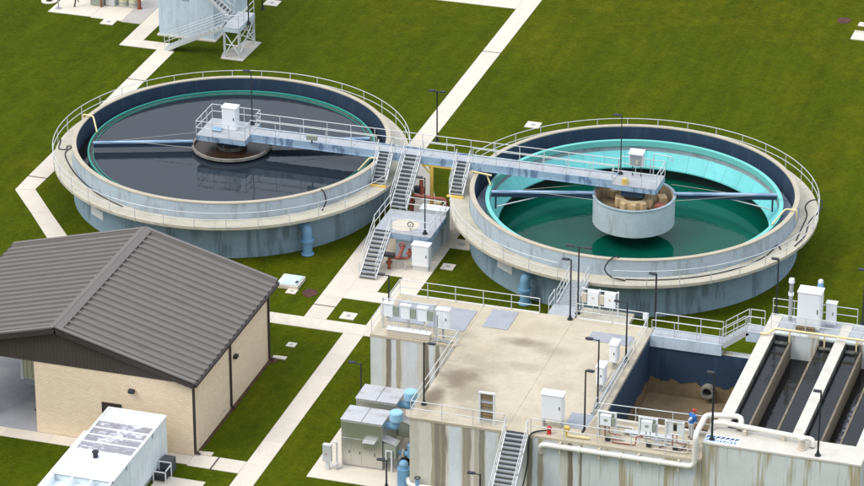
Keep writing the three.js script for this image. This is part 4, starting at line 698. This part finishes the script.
{
  let t = thing('control_pedestal', 'grey control box on a pedestal beside the front steel enclosure', 'control box');
  part(t, 'post', bb(-9.85, -9.65, TOP, 0.6, 36.75, 36.95), M.galv); part(t, 'box', rb(-10.05, -9.5, 0.55, 1.75, 36.65, 36.95, 0.03), M.galv); part(t, 'button', bb(-9.85, -9.78, 1.1, 1.17, 36.95, 36.98), M.red);
  part(t, 'conduit', [bent([V(-9.4, 1.9, 36.7), V(-9.2, 1.9, 36.7), V(-9.2, 0.1, 36.7), V(-9.0, 0.1, 36.4)], 0.06), bent([V(-9.6, 0.6, 36.9), V(-9.35, 0.35, 37.0), V(-9.15, 0.5, 36.7)], 0.05)], M.galv);
  t = thing('blue_strainer', 'upright blue strainer vessel at the foot of the deck wall', 'vessel'); part(t, 'vessel', cyl(-4.75, 37.25, TOP, 1.15, 0.4, 0.4, 22), M.bluePaint); part(t, 'neck', cyl(-4.75, 37.25, 1.15, 1.4, 0.3, 0.26, 18), M.bluePaint); part(t, 'cap', new THREE.SphereGeometry(0.3, 18, 10, 0, 7, 0, Math.PI / 2).translate(-4.75, 1.38, 37.25), M.bluePaint);
  part(t, 'outlet', bent([V(-4.4, 0.55, 37.4), V(-4.15, 0.55, 38.1), V(-1.5, 0.55, 38.1)], 0.15, 12), M.whitePipe); part(t, 'valve', [cyl(-3.6, 38.1, 0.3, 0.95, 0.16, 0.14, 12)], M.bluePaint); part(t, 'handwheel', (() => { const g = new THREE.TorusGeometry(0.16, 0.04, 6, 14); g.rotateX(Math.PI / 2); g.translate(-3.6, 1.1, 38.1); return flat(g); })(), M.dark);
  t = thing('pump_pipework', 'blue and pink pipework between the front enclosure and the deck wall', 'pipes'); part(t, 'pipe', bar(V(-6.2, 1.1, 35.4), V(-4.25, 1.1, 35.4), 0.16, 12), M.bluePaint); part(t, 'valve', cyl(-4.9, 35.4, 0.9, 1.75, 0.2, 0.2, 14), M.bluePaint); part(t, 'support', bb(-5.9, -5.7, TOP, 0.95, 35.3, 35.5), M.tread); part(t, 'support', bb(-4.6, -4.5, TOP, 0.95, 35.3, 35.5), M.tread); part(t, 'flange', (() => { const g = new THREE.CylinderGeometry(0.26, 0.26, 0.1, 16); g.rotateZ(Math.PI / 2); g.translate(-5.35, 1.1, 35.4); return flat(g); })(), M.tanPipe); part(t, 'frame', [bb(-6.3, -6.22, TOP, 1.5, 36.0, 36.08), bb(-5.95, -5.87, TOP, 1.5, 36.0, 36.08), bb(-6.21, -5.96, 1.42, 1.5, 36.01, 36.07)], M.offwhite);
  for (const [z, w] of [[34.2, 'front'], [36.4, 'nearest']].slice(0, 1)) { t = thing('pump_motor', 'dark brown pump and motor between the enclosures and the deck wall', 'pump'); part(t, 'motor', (() => { const g = new THREE.CylinderGeometry(0.38, 0.38, 1.1, 16); g.rotateX(Math.PI / 2); g.translate(-5.2, 0.75, z); return flat(g); })(), M.wellRim); part(t, 'volute', cyl(-5.2, z - 0.85, 0.25, 1.2, 0.5, 0.42, 16), M.wellRim); part(t, 'skid', bb(-5.75, -4.65, TOP, 0.3, z - 1.4, z + 0.8), M.dark); }
  t = thing('pump_pipework', 'dark blue pipework behind the rear enclosure', 'pipes'); part(t, 'pipe', bar(V(-6.2, 1.5, 32.6), V(-4.25, 1.5, 32.6), 0.18, 12), M.bluePaint); part(t, 'support', bb(-5.5, -5.3, TOP, 1.33, 32.5, 32.7), M.tread);
}

// ================================================================== BRICK BUILDING
{
  const t = thing('brick_building', 'cream brick building with a low brown metal gable roof', 'building');
  const xe = -17.87, xw = -36.35, xr = -26.9, ye = 5.15, yr = 7.6, zf = 38.02, zb = 23.0;
  part(t, 'wall', bb(-28.6, -18.17, -0.1, 4.98, 37.38, 37.7), M.brick); part(t, 'wall', bb(-18.49, -18.17, -0.1, 4.98, 24.32, 37.37), M.brick);
  part(t, 'wall', bb(-28.6, -18.17, -0.1, 4.98, 24.0, 24.31), M.brick); part(t, 'wall', bb(-28.6, -28.28, -0.1, 4.98, 24.32, 37.37), M.brick);
  // gable siding
  for (const z of [37.4, 23.9]) { const s = new THREE.Shape([new THREE.Vector2(xw + 0.15, 4.98), new THREE.Vector2(xe - 0.15, 4.98), new THREE.Vector2(xe - 0.15, ye + 0.02), new THREE.Vector2(xr, yr - 0.12), new THREE.Vector2(xw + 0.15, ye + 0.02)]); const g = new THREE.ExtrudeGeometry(s, { depth: 0.33, bevelEnabled: false }); g.translate(0, 0, z); part(t, 'gable', mUV(g), M.siding); }
  part(t, 'soffit', bb(xw + 0.2, -28.62, 4.9, 4.97, 24.3, 37.38), M.brown);
  for (const [x, z] of [[-36.0, 37.4], [-36.0, 31], [-36.0, 24.3]]) part(t, 'post', bb(x - 0.15, x + 0.15, 0, 4.9, z - 0.15, z + 0.15), M.brown);
  const zc = (zf + zb) / 2, roof = part(t, 'roof', [beam(V(xr, yr - 0.03, zc), V(xe - 0.03, ye - 0.03, zc), zf - zb - 0.1, 0.08), beam(V(xr, yr - 0.03, zc), V(xw + 0.03, ye - 0.03, zc), zf - zb - 0.1, 0.08)], M.brown);
  for (const z of [zf + 0.03, zb - 0.03]) for (const x of [xe + 0.02, xw]) part(roof, 'fascia', beam(V(xr, yr + 0.02, z), V(x, ye + 0.02, z), 0.12, 0.3), M.brown);
  for (const z of [zf - 0.02, zb + 0.02]) for (const x of [xe, xw]) part(roof, 'edge_trim', beam(V(xr, yr + 0.2, z), V(x, ye + 0.2, z), 0.26, 0.08), M.roofRib);
  // roof panels: each a pan with a trapezoid rib on its edge, running down the slope
  const n = 21, pw = (zf - zb) / n;
  const prof = [[0, 0], [0.06, 0], [0.10, 0.13], [0.25, 0.13], [0.29, 0], [pw - 0.006, 0]];
  const panel = (x0, y0, x1, y1) => {
    const L = Math.hypot(x1 - x0, y1 - y0), pos = [], uv = [], ux = (x1 - x0) / L, uy = (y1 - y0) / L, s = Math.sign(x1 - x0), nx = -uy * s, ny = ux * s;
    for (let i = 0; i + 1 < prof.length; i++) { const [za, ha] = prof[i], [zc, hc] = prof[i + 1], q = [[0, za, ha], [L, za, ha], [L, zc, hc], [0, za, ha], [L, zc, hc], [0, zc, hc]]; if (s > 0) q.reverse(); for (const [l, z, h] of q) { pos.push(x0 + ux * l + nx * h, y0 + uy * l + ny * h, z); uv.push(l, z); } }
    const g = new THREE.BufferGeometry(); g.setAttribute('position', new THREE.Float32BufferAttribute(pos, 3)); g.setAttribute('uv', new THREE.Float32BufferAttribute(uv, 2)); g.computeVertexNormals(); return g;
  };
  const ge = panel(xr, yr, xe - 0.02, ye), gw = panel(xr, yr, xw + 0.02, ye);
  for (let i = 0; i < n; i++) for (const g of [ge, gw]) { const p = part(roof, 'roof_panel', g, M.roof[(i * 5 + (g === ge ? 1 : 0)) % 3]); p.position.z = zb + pw * i; }
  const cap = part(roof, 'ridge_cap', [beam(V(xr - 0.02, yr + 0.235, (zf + zb) / 2), V(xr + 0.45, yr + 0.035, (zf + zb) / 2), zf - zb + 0.12, 0.03), beam(V(xr + 0.02, yr + 0.235, (zf + zb) / 2), V(xr - 0.45, yr + 0.035, (zf + zb) / 2), zf - zb + 0.12, 0.03)], M.roof[0]);
  part(roof, 'gutter', bb(xe - 0.02, xe + 0.14, ye - 0.2, ye + 0.0, zb, zf), M.brown); part(roof, 'gutter', bb(xw - 0.14, xw + 0.02, ye - 0.2, ye, zb, zf), M.brown);
  for (const [z, y0] of [[37.58, 0.15], [31.2, 0.15], [24.15, 0.15]]) part(t, 'downspout', [bb(-18.16, -18.04, y0, 5.0, z - 0.06, z + 0.06), bb(-18.15, -17.8, y0 - 0.04, y0 + 0.06, z - 0.055, z + 0.055)], M.brown);
  for (const [x, y, z, ry] of [[-22.1, 3.95, 37.7, 0], [-18.17, 3.35, 30.4, Math.PI / 2]]) { const l = part(t, 'wall_lamp', rb(-0.2, 0.2, -0.12, 0.12, 0.0, 0.28, 0.05), M.dark); l.position.set(x, y, z); l.rotation.y = ry; part(l, 'lens', bb(-0.14, 0.14, -0.14, -0.121, 0.06, 0.24), M.glass); }
  const d = part(t, 'door', bb(-24.05, -22.95, 0.05, 2.75, 37.65, 37.73), M.brown); part(d, 'door_frame', [bb(-24.15, -24.06, 0.05, 2.85, 37.68, 37.76), bb(-22.94, -22.85, 0.05, 2.85, 37.68, 37.76), bb(-24.05, -22.95, 2.76, 2.85, 37.68, 37.76)], M.brown);
  part(t, 'tap', bb(-18.16, -18.05, 0.5, 0.62, 32.4, 32.5), M.galv);
  solo('mulch_bed', prism([[-18.1, 23.6], [-17.6, 23.4], [-17.5, 24.2], [-17.95, 24.7], [-17.93, 30], [-17.97, 36.8], [-18.1, 37.4]], 0.004, 0.03), M.mulch, 'strip of red brown mulch along the side wall of the brick building', 'mulch bed');
  for (const [z, w] of [[23.75, 'back'], [37.3, 'front']]) solo('splash_block', prism([[-18.0, z - 0.14], [-17.1, z - 0.22], [-17.1, z + 0.22], [-18.0, z + 0.14]], 0.031, 0.12), M.path[1], `small concrete splash block at the ${w} corner of the brick building`, 'splash block', 'splash blocks');
  const c = thing('container', 'cream ribbed container parked in the open bay', 'container'); part(c, 'body', bb(-32.0, -28.75, 0.55, 3.5, 26, 32.2), M.cream); part(c, 'base', bb(-31.9, -28.8, TOP + 0.01, 0.55, 26.1, 32.1), M.tread); part(c, 'corner_post', bb(-32.05, -31.88, 0.5, 3.52, 32.1, 32.26), M.offwhite); for (let i = 0; i < 9; i++) part(c, 'rib', bb(-31.75 + i * 0.34, -31.62 + i * 0.34, 0.6, 3.45, 32.2, 32.25), M.cream);
  const b = thing('bucket', 'small white bucket by the brick corner at the open bay', 'bucket'); part(b, 'body', cyl(-28.95, 35.6, TOP + 0.02, 0.45, 0.17, 0.21, 16), M.white); part(b, 'rim', move(ring(0.2, 0.235, 0.43, 0.47, 18), -28.95, 0, 35.6), M.white);
  solo('mat', bb(-29.9, -29.0, TOP + 0.005, TOP + 0.03, 34.6, 35.2), M.rubber, 'dark floor mat in the open bay', 'mat');
}
// ================================================================== WHITE TRAILER
{
  const t = thing('trailer', 'white box trailer with a dirty ribbed roof by the brick building', 'trailer');
  const x0 = -23.2, x1 = -19.42, z0 = 38.9, z1 = 52, H = 3.25;
  part(t, 'body', bb(x0, x1, 0.45, H - 0.12, z0, 47.5), M.trailerSide); part(t, 'rear_body', bb(x0, x1, 0.45, H - 0.55, 47.5, z1), M.trailerSide); part(t, 'skirt', bb(x0 + 0.1, x1 - 0.1, 0.05, 0.45, z0 + 0.1, z1), M.tread);
  part(t, 'roof_rim', [bb(x0 - 0.03, x0 + 0.12, H - 0.12, H, z0 - 0.03, 47.6), bb(x1 - 0.12, x1 + 0.03, H - 0.12, H, z0 - 0.03, 47.6), bb(x0 + 0.121, x1 - 0.121, H - 0.12, H, z0 - 0.03, z0 + 0.1)], M.white);
  const rz = [39.0, 40.55, 41.45, 42.35, 43.25, 44.3, 45.6, 47.6];
  for (let i = 0; i + 1 < rz.length; i++) { const p = part(t, 'roof_panel', bb(x0 + 0.125, x1 - 0.125, H - 0.118, H - 0.06, rz[i] + 0.105, rz[i + 1]), i >= 1 && i <= 4 ? M.trailerPanel : M.white); if (i) part(p, 'roof_rib', bb(x0 + 0.125, x1 - 0.125, H - 0.1, H - 0.005, rz[i] - 0.002, rz[i] + 0.1), M.white); }
  part(t, 'bay_floor', bb(x0 + 0.02, x1 - 0.02, H - 0.55, H - 0.5, 47.61, z1), M.trailerSide); // lower bay at the front, divided in three
  for (const x of [x0 + 0.06, x0 + 1.3, x0 + 2.5, x1 - 0.06]) part(t, 'bay_divider', bb(x - 0.05, x + 0.05, H - 0.54, H - 0.01, 47.62, z1), M.white);
  part(t, 'bay_edge', bb(x0 - 0.03, x1 + 0.03, H - 0.1, H + 0.03, 47.5, 47.6), M.white);
  part(t, 'side_ledge', bb(x0 - 0.28, x0 - 0.04, H - 0.35, H - 0.05, 42.1, z1), M.white);
  part(t, 'roof_vent', [cyl(-21.55, 45.0, H - 0.06, H + 0.3, 0.16, 0.16, 14), cyl(-21.55, 45.0, H + 0.3, H + 0.36, 0.22, 0.2, 14)], M.dark);
  for (const z of [41.2, 45.4]) part(t, 'latch', bb(x1 + 0.001, x1 + 0.06, H - 0.35, H - 0.05, z, z + 0.08), M.tread);
  for (let z = 40; z < 51; z += 1.22) part(t, 'side_seam', bb(x1 + 0.001, x1 + 0.018, 0.5, H - 0.13, z, z + 0.04), M.trailerSide);
  const u = thing('air_conditioner', 'dark box unit in a white frame beside the trailer', 'unit'); part(u, 'body', rb(-19.3, -18.55, 0.05, 1.0, 39.7, 40.5, 0.03), M.dark_plate); part(u, 'fan_box', rb(-19.3, -18.6, 0.12, 0.45, 40.7, 41.4, 0.03), M.dark);
  part(u, 'frame', [bb(-19.35, -19.29, 0.0, 1.0, 40.55, 40.61), bb(-18.56, -18.5, 0.0, 1.0, 40.55, 40.61), bb(-19.28, -18.57, 0.94, 1.0, 40.55, 40.61), bb(-19.35, -19.29, 0.0, 0.8, 41.5, 41.56), bb(-18.56, -18.5, 0.0, 0.8, 41.5, 41.56), bb(-19.28, -18.57, 0.74, 0.8, 41.5, 41.56), bb(-18.56, -18.5, 0.82, 0.88, 40.62, 41.49)], M.offwhite);
}
// ================================================================== FAR LEFT CORNER
{
  let t = thing('pale_building', 'plain pale blue building with an outside stair in the far corner', 'building');
  part(t, 'wall', bb(-45.6, -40.95, -0.1, 6.5, -34, -26.4), M.paleBlueWall); part(t, 'footing', bb(-45.75, -40.8, -0.05, 0.12, -34, -26.25), M.path[1]); part(t, 'access_plate', rb(-43.6, -43.0, 3.2, 3.7, -26.4, -26.36, 0.01), M.tread); part(t, 'roof', bb(-45.8, -40.75, 6.5, 6.7, -34.2, -26.2), M.offwhite);
  t = thing('stair_tower', 'galvanised stair tower on braced legs beside the pale blue building', 'stair tower');
  stair(t, V(-44.0, TOP, -23.95), V(-39.1, 2.55, -23.95), 0.95, 13);
  part(t, 'deck', bb(-39.1, -37.75, 2.5, 2.56, -27.1, -23.5), M.grate); part(t, 'deck_frame', [bb(-39.1, -37.75, 2.2, 2.49, -23.58, -23.48), bb(-37.83, -37.73, 2.2, 2.49, -27.1, -23.59), bb(-39.12, -39.02, 2.2, 2.49, -27.1, -23.59)], M.paleBlueWall);
  const LG = [[-39.0, -23.6], [-37.8, -23.6], [-37.8, -26.95], [-39.0, -26.95]]; for (const [x, z] of LG) part(t, 'leg', bb(x - 0.08, x + 0.08, 0.05, 2.2, z - 0.08, z + 0.08), M.galv);
  for (let i = 0; i < 3; i++) { const [a, b] = LG[i], [c, d] = LG[i + 1]; part(t, 'brace', bar(V(a, 0.3, b), V(c, 2.1, d), 0.05), M.offwhite); part(t, 'brace', bar(V(a, 2.1, b), V(c, 0.3, d), 0.05), M.offwhite); part(t, 'tie', bar(V(a, 1.1, b), V(c, 1.1, d), 0.045), M.galv); }
  railing(t, [V(-39.0, 2.56, -23.5), V(-37.78, 2.56, -23.5), V(-37.78, 2.56, -27.05)], { gap: 1.2 });
  stair(t, V(-39.1, 2.55, -25.8), V(-41.9, 5.0, -25.8), 0.85, 12);
  part(t, 'footing', prism([[-39.5, -24.4], [-39.2, -23.2], [-37.4, -23.2], [-37.3, -27.3], [-38.6, -27.4]], -0.05, 0.05), M.apron);
  lamp(-37.6, 2.3, -25.3, 5, 'dark lamp post on the deck of the far stair tower', { r: 0.05 });
  lamp(-39.69, 0, -34.14, 5, 'dark lamp post on the lawn behind the far stair tower'); 
  t = thing('pump_skid', 'grey green equipment cabinets on the far left pad', 'equipment'); part(t, 'cabinet', rb(-53.3, -52.2, 0.05, 2.0, -32.3, -30.7, 0.04), M.greenBox); part(t, 'cabinet', rb(-52.1, -51.3, 0.05, 1.8, -32.3, -31.0, 0.04), M.galv); part(t, 'pipe', bar(V(-52.3, 0.05, -30.6), V(-52.3, 1.8, -30.6), 0.08), M.redPipe);
  t = thing('storage_tank', 'pair of ribbed cream tanks on the far left pad', 'tank'); for (const x of [-50.75, -49.85]) { const b = part(t, 'vessel', cyl(x, -31.6, 0.1, 2.4, 0.42, 0.42, 20), M.cream); for (const y of [0.3, 1.1, 1.9]) part(b, 'band', move(ring(0.42, 0.46, y, y + 0.08, 20), x, 0, -31.6), M.tread); } part(t, 'base', bb(-51.3, -49.4, 0.036, 0.1, -32.1, -31.1), M.tread);
  t = thing('hydrant_post', 'red painted post on the grey apron in the far corner', 'post'); part(t, 'post', cyl(-49.2, -31.2, 0.03, 1.9, 0.14, 0.14, 12), M.redPipe); part(t, 'cap', cyl(-49.2, -31.2, 1.9, 2.05, 0.2, 0.16, 12), M.redPipe); part(t, 'foot', cyl(-49.2, -31.2, 0.03, 0.1, 0.22, 0.22, 12), M.redPipe);
  t = thing('sign_post', 'dark tilted panel on a stand on the far left pad', 'panel'); part(t, 'stand', bar(V(-54.4, 0.03, -30.0), V(-54.2, 1.4, -30.3), 0.06), M.dark); part(t, 'panel', beam(V(-54.5, 1.5, -29.9), V(-54.1, 0.5, -30.2), 0.5, 0.06), M.dark);
  t = thing('hose_post', 'thin grey standpipe at the corner of the far left pad', 'standpipe'); part(t, 'pipe', cyl(-55.5, -29.3, 0.03, 1.5, 0.06, 0.05, 8), M.tread); part(t, 'base', cyl(-55.5, -29.3, 0.03, 0.09, 0.28, 0.28, 12), M.tread);
}
// ================================================================== SMALL THINGS ON THE LAWN
{
  const pads = [[-15.25, 16.6, 1.0, 'in the grass square by the cross path'], [-20.09, 14.2, 0.7, 'beside the pale blue hatch'], [-17.46, 21.7, 0.6, 'on the grass right of the brick building'], [-11.3, 3.7, 1.5, 'beside the landing next to the green tank'], [-11.15, 7.4, 0.9, 'in the grass left of the green tank'], [-12.3, -17.9, 1.1, 'behind the railing of the green tank'], [-39.4, -35.6, 1.2, 'at the far edge beside the far lamp post'], [-50.5, -27.75, 1.1, 'touching the far left pad'], [7.4, -45.3, 0.8, 'beside the brown patch at the far right']];
  for (const [x, z, s, w] of pads) { const t = thing('valve_pad', `small square concrete valve pad ${w}`, 'valve pad', 'valve pads in the lawn'); part(t, 'pad', bb(x - s / 2, x + s / 2, -0.05, 0.06, z - s / 2, z + s / 2), M.path[2]); part(t, 'lid', cyl(x, z, 0.06, 0.085, s * 0.17, s * 0.17, 14), M.tread); }
  let t = thing('valve_pad', 'round concrete valve pad with dark lid in the far left lawn', 'valve pad'); part(t, 'pad', cyl(-56.86, -30.6, -0.05, 0.06, 0.65, 0.65, 20), M.path[2]); part(t, 'lid', cyl(-56.86, -30.6, 0.06, 0.3, 0.25, 0.22, 14), M.dark);
  t = thing('concrete_block', 'white concrete slab corner at the far right edge', 'slab'); part(t, 'slab', bb(7.0, 12, -0.05, 0.08, -43.6, -41.9), M.path[2]); part(t, 'kerb', bb(7.0, 12, 0.08, 0.16, -43.6, -43.45), M.path[1]);
  const mulch = (x, z, rx, rz, l) => { const p = []; for (let i = 0; i < 22; i++) { const a = i / 22 * 2 * Math.PI, k = 1 + R(-0.16, 0.16); p.push([x + rx * k * Math.cos(a), z + rz * k * Math.sin(a)]); } solo('mulch_patch', prism(p, 0.003, 0.025), M.mulch, l, 'mulch', 'brown patches in the lawn'); };
  mulch(-18.85, 14.0, 0.5, 0.62, 'red brown mulch patch beside the path near the pale blue hatch'); mulch(5.7, -45.7, 0.55, 0.7, 'brown bare patch in the lawn at the far right');
  t = thing('access_hatch', 'raised pale blue access hatch on the grass near the brick building', 'hatch'); part(t, 'curb', bb(-21.35, -19.8, -0.05, 0.26, 12.2, 13.9), M.path[2]); const lid = part(t, 'lid', rb(-21.25, -19.9, 0.26, 0.33, 12.3, 13.8, 0.02), M.paleBlueWall); part(lid, 'handle', bb(-20.1, -19.95, 0.33, 0.37, 13.2, 13.5), M.dark);
}
// ================================================================== LAMP POSTS
lamp(-18.3, 0, -13.0, 4.0, 'dark twin-headed lamp post beside the long path behind the footbridge', { arms: [-1, 1], len: 0.3 });
lamp(1.52, DK, 22.3, 4.2, 'dark lamp post at the back edge of the concrete deck', { len: 0.25 });
lamp(1.75, DK - 0.02, 21.3, 4.7, 'dark twin-armed lamp post behind the back edge of the deck', { arms: [-1, 1], len: 0.5 });
lamp(6.3, DK, 36.5, 4.15, 'dark lamp post on the front strip of the deck', { arm: 1, len: 0.2 });
lamp(-3.85, DK, 36.0, 4.2, 'dark lamp post at the left edge of the deck', { arm: 1, len: 0.4 });
lamp(-9.55, DK, 25.3, 2.9, 'dark lamp post by the rack on the left of the deck', { len: 0.4 });
lamp(6.25, DK, 33.3, 4.6, 'dark lamp post at the front left corner of the pool', { len: 0.5 });
lamp(6.35, DK, 26.9, 4.1, 'dark lamp post by the left pool rail near the catwalk', { len: 0.5 });
lamp(6.7, 0, 20.9, 8.3, 'tall dark lamp post standing on the grass behind the catwalk', { len: 0.15, arm: -1, r: 0.075 });
lamp(14.25, BT, 19.98, 3.8, 'dark lamp post at the back corner of the basin', { len: 0.12 });
lamp(19.7, BT, 19.9, 3.8, 'dark lamp post behind the basin at the right edge', { len: 0.12 });
lamp(14.2, BT, 37.3, 4.4, 'dark lamp post at the front left corner of the basin parapet', { len: 0.12, r: 0.075 });
lamp(20.5, BT, 37.35, 4.2, 'dark lamp post on the front parapet of the basin', { len: 0.12 });
lamp(-10.0, 0, 29.6, 3.7, 'dark lamp post behind the rear steel enclosure', { len: 0.5 });
lamp(-5.6, TOP, 38.0, 1.9, 'short dark lamp post in front of the steel enclosures', { len: 0.25 });
lamp(1.35, 0, 41.5, 4.0, 'dark lamp post beside the front stair of the deck', { len: 0.45 });

// ================================================================== THE PERSON BY THE POOL
{
  const root = thing('person', 'person in a blue shirt, red cap and pale trousers leaning by the pool rail', 'person'); root.position.set(12.5, DK, 35.35); root.rotation.y = 2.5; root.scale.setScalar(1.07);   // faces the pool, turned to the right
  const smin = (a, b, k) => { const h = Math.max(k - Math.abs(a - b), 0) / k; return Math.min(a, b) - h * h * k * 0.25; };
  const cap = (p, a, b, ra, rb_) => { const ab = b.clone().sub(a), t = Math.min(1, Math.max(0, p.clone().sub(a).dot(ab) / ab.lengthSq())); return p.distanceTo(a.clone().addScaledVector(ab, t)) - (ra + (rb_ - ra) * t); };
  function sdf(bones, c, S, res, k, clip) {
    const mc = new MarchingCubes(res, new THREE.MeshBasicMaterial(), false, false, 60000), n = mc.size, p = V(); mc.isolation = 0; mc.reset();
    for (let z = 0; z < n; z++) for (let y = 0; y < n; y++) for (let x = 0; x < n; x++) {
      p.set((x - n / 2) / (n / 2) * S + c.x, (y - n / 2) / (n / 2) * S + c.y, (z - n / 2) / (n / 2) * S + c.z); let d = 9;
      for (const b of bones) d = smin(d, cap(p, b[0], b[1], b[2], b[3]), k); if (clip) d = Math.max(d, clip(p)); mc.field[z * n * n + y * n + x] = -d;
    }
    mc.update(); const m = mc.count, pos = new Float32Array(mc.positionArray.slice(0, m * 3)), nor = new Float32Array(mc.normalArray.slice(0, m * 3));
    for (let i = 0; i < m; i++) { pos[i * 3] = pos[i * 3] * S + c.x; pos[i * 3 + 1] = pos[i * 3 + 1] * S + c.y; pos[i * 3 + 2] = pos[i * 3 + 2] * S + c.z; }
    const g = new THREE.BufferGeometry(); g.setAttribute('position', new THREE.BufferAttribute(pos, 3)); g.setAttribute('normal', new THREE.BufferAttribute(nor, 3)); g.setAttribute('uv', new THREE.BufferAttribute(new Float32Array(m * 2), 2)); g.computeVertexNormals(); return g;
  }
  // joints in metres; the figure faces +z and leans forward a little
  const J = { pel: V(0, 0.93, 0), wst: V(0, 1.1, 0.03), chs: V(0, 1.32, 0.09), nk: V(0, 1.48, 0.14), hd: V(0, 1.62, 0.2), sl: V(0.19, 1.4, 0.1), sr: V(-0.19, 1.4, 0.1), el: V(0.27, 1.15, 0.14), er: V(-0.27, 1.14, 0.12), wl: V(0.2, 1.06, 0.38), wr: V(-0.2, 1.04, 0.36), hl: V(0.095, 0.9, 0), hr: V(-0.095, 0.9, 0), kl: V(0.11, 0.5, 0.05), kr: V(-0.12, 0.5, 0.0), al: V(0.12, 0.09, 0.0), ar: V(-0.13, 0.09, -0.07), tl: V(0.13, 0.045, 0.17), tr: V(-0.15, 0.045, 0.1) };
  const body = [[J.pel, J.wst, 0.14, 0.125], [J.wst, J.chs, 0.125, 0.15], [J.chs, J.nk, 0.13, 0.065], [J.sl, J.sr, 0.07, 0.07], [J.nk, J.hd, 0.058, 0.06], [J.sl, J.el, 0.057, 0.043], [J.sr, J.er, 0.057, 0.043], [J.el, J.wl, 0.042, 0.03], [J.er, J.wr, 0.042, 0.03], [J.hl, J.kl, 0.088, 0.058], [J.hr, J.kr, 0.088, 0.058], [J.kl, J.al, 0.056, 0.04], [J.kr, J.ar, 0.056, 0.04], [J.al, J.tl, 0.045, 0.035], [J.ar, J.tr, 0.045, 0.035]];
  const head = [[V(0, 1.66, 0.2), V(0, 1.7, 0.17), 0.088, 0.085], [V(0, 1.56, 0.22), V(0, 1.62, 0.21), 0.055, 0.075], [V(0, 1.63, 0.29), V(0, 1.6, 0.305), 0.014, 0.018], [V(0.085, 1.64, 0.18), V(0.088, 1.61, 0.18), 0.02, 0.014], [V(-0.085, 1.64, 0.18), V(-0.088, 1.61, 0.18), 0.02, 0.014], [V(0, 1.555, 0.285), V(0, 1.55, 0.28), 0.018, 0.018]];
  const hand = w => { const o = [[w, w.clone().add(V(0, -0.02, 0.07)), 0.03, 0.034]], q = w.clone().add(V(0, -0.02, 0.07)); for (let i = 0; i < 4; i++) { const a = q.clone().add(V((i - 1.5) * 0.019, 0.005, 0.015)), b = a.clone().add(V((i - 1.5) * 0.004, -0.012, 0.04 - Math.abs(i - 1.4) * 0.006)), c = b.clone().add(V(0, -0.035, 0.008)); o.push([a, b, 0.0095, 0.009], [b, c, 0.009, 0.007]); } const s = -Math.sign(w.x), a = w.clone().add(V(s * 0.025, -0.01, 0.03)), b = a.clone().add(V(s * 0.025, -0.01, 0.03)); o.push([a, b, 0.012, 0.0095], [b, b.clone().add(V(0, -0.012, 0.028)), 0.0095, 0.008]); return o; };
  const skin = std(lin(0.36, 0.19, 0.12), 0.6), c0 = V(0, 0.9, 0.05);
  const geos = [sdf(body, c0, 0.96, 84, 0.05), sdf(head, V(0, 1.62, 0.21), 0.17, 44, 0.02), sdf(hand(J.wl), J.wl.clone().add(V(0, -0.02, 0.05)), 0.12, 56, 0.008), sdf(hand(J.wr), J.wr.clone().add(V(0, -0.02, 0.05)), 0.12, 56, 0.008)];
  const b = part(root, 'body', geos, skin);
  const fat = (l, d) => l.map(([a, q, r, s]) => [a, q, r + d, s + d]);
  part(b, 'shirt', sdf(fat([body[0], body[1], body[2], body[3], body[5], body[6]].map((x, i) => i === 2 ? [J.chs, J.nk.clone().lerp(J.chs, 0.25), 0.13, 0.075] : x), 0.022), c0, 0.96, 84, 0.05, p => 0.9 - p.y), std(lin(0.025, 0.13, 0.42), 0.8));
  part(b, 'shirt_print', [sdf(fat([[V(-0.05, 1.3, -0.055), V(0.05, 1.16, -0.095), 0.085, 0.075]], 0), V(0, 1.25, -0.06), 0.2, 36, 0.02)], std(lin(0.62, 0.68, 0.76), 0.8));
  part(b, 'trousers', sdf(fat([[J.pel, J.pel.clone().add(V(0, 0.06, 0.01)), 0.14, 0.135], body[9], body[10], body[11], body[12]], 0.024), c0, 0.96, 84, 0.05, p => Math.max(p.y - 1.0, 0.08 - p.y)), std(lin(0.52, 0.52, 0.50), 0.85));
  for (const [a, q] of [[J.al, J.tl], [J.ar, J.tr]]) part(b, 'shoe', sdf([[V(a.x, 0.06, a.z - 0.03), V(q.x, 0.05, q.z), 0.06, 0.05]], V((a.x + q.x) / 2, 0.06, (a.z + q.z) / 2), 0.25, 40, 0.02, p => 0.003 - p.y), M.dark);
  const hat = part(b, 'cap', [sdf([[V(0, 1.69, 0.18), V(0, 1.715, 0.17), 0.1, 0.095]], V(0, 1.7, 0.18), 0.16, 36, 0.02, p => 1.68 - p.y + (p.z - 0.2) * 0.25), cyl(0, 0, 0, 0.012, 0.085, 0.085, 18).scale(1, 1, 0.9).rotateX(0.15).translate(0, 1.69, 0.29)], M.red);
}
renderer.render(scene, camera);
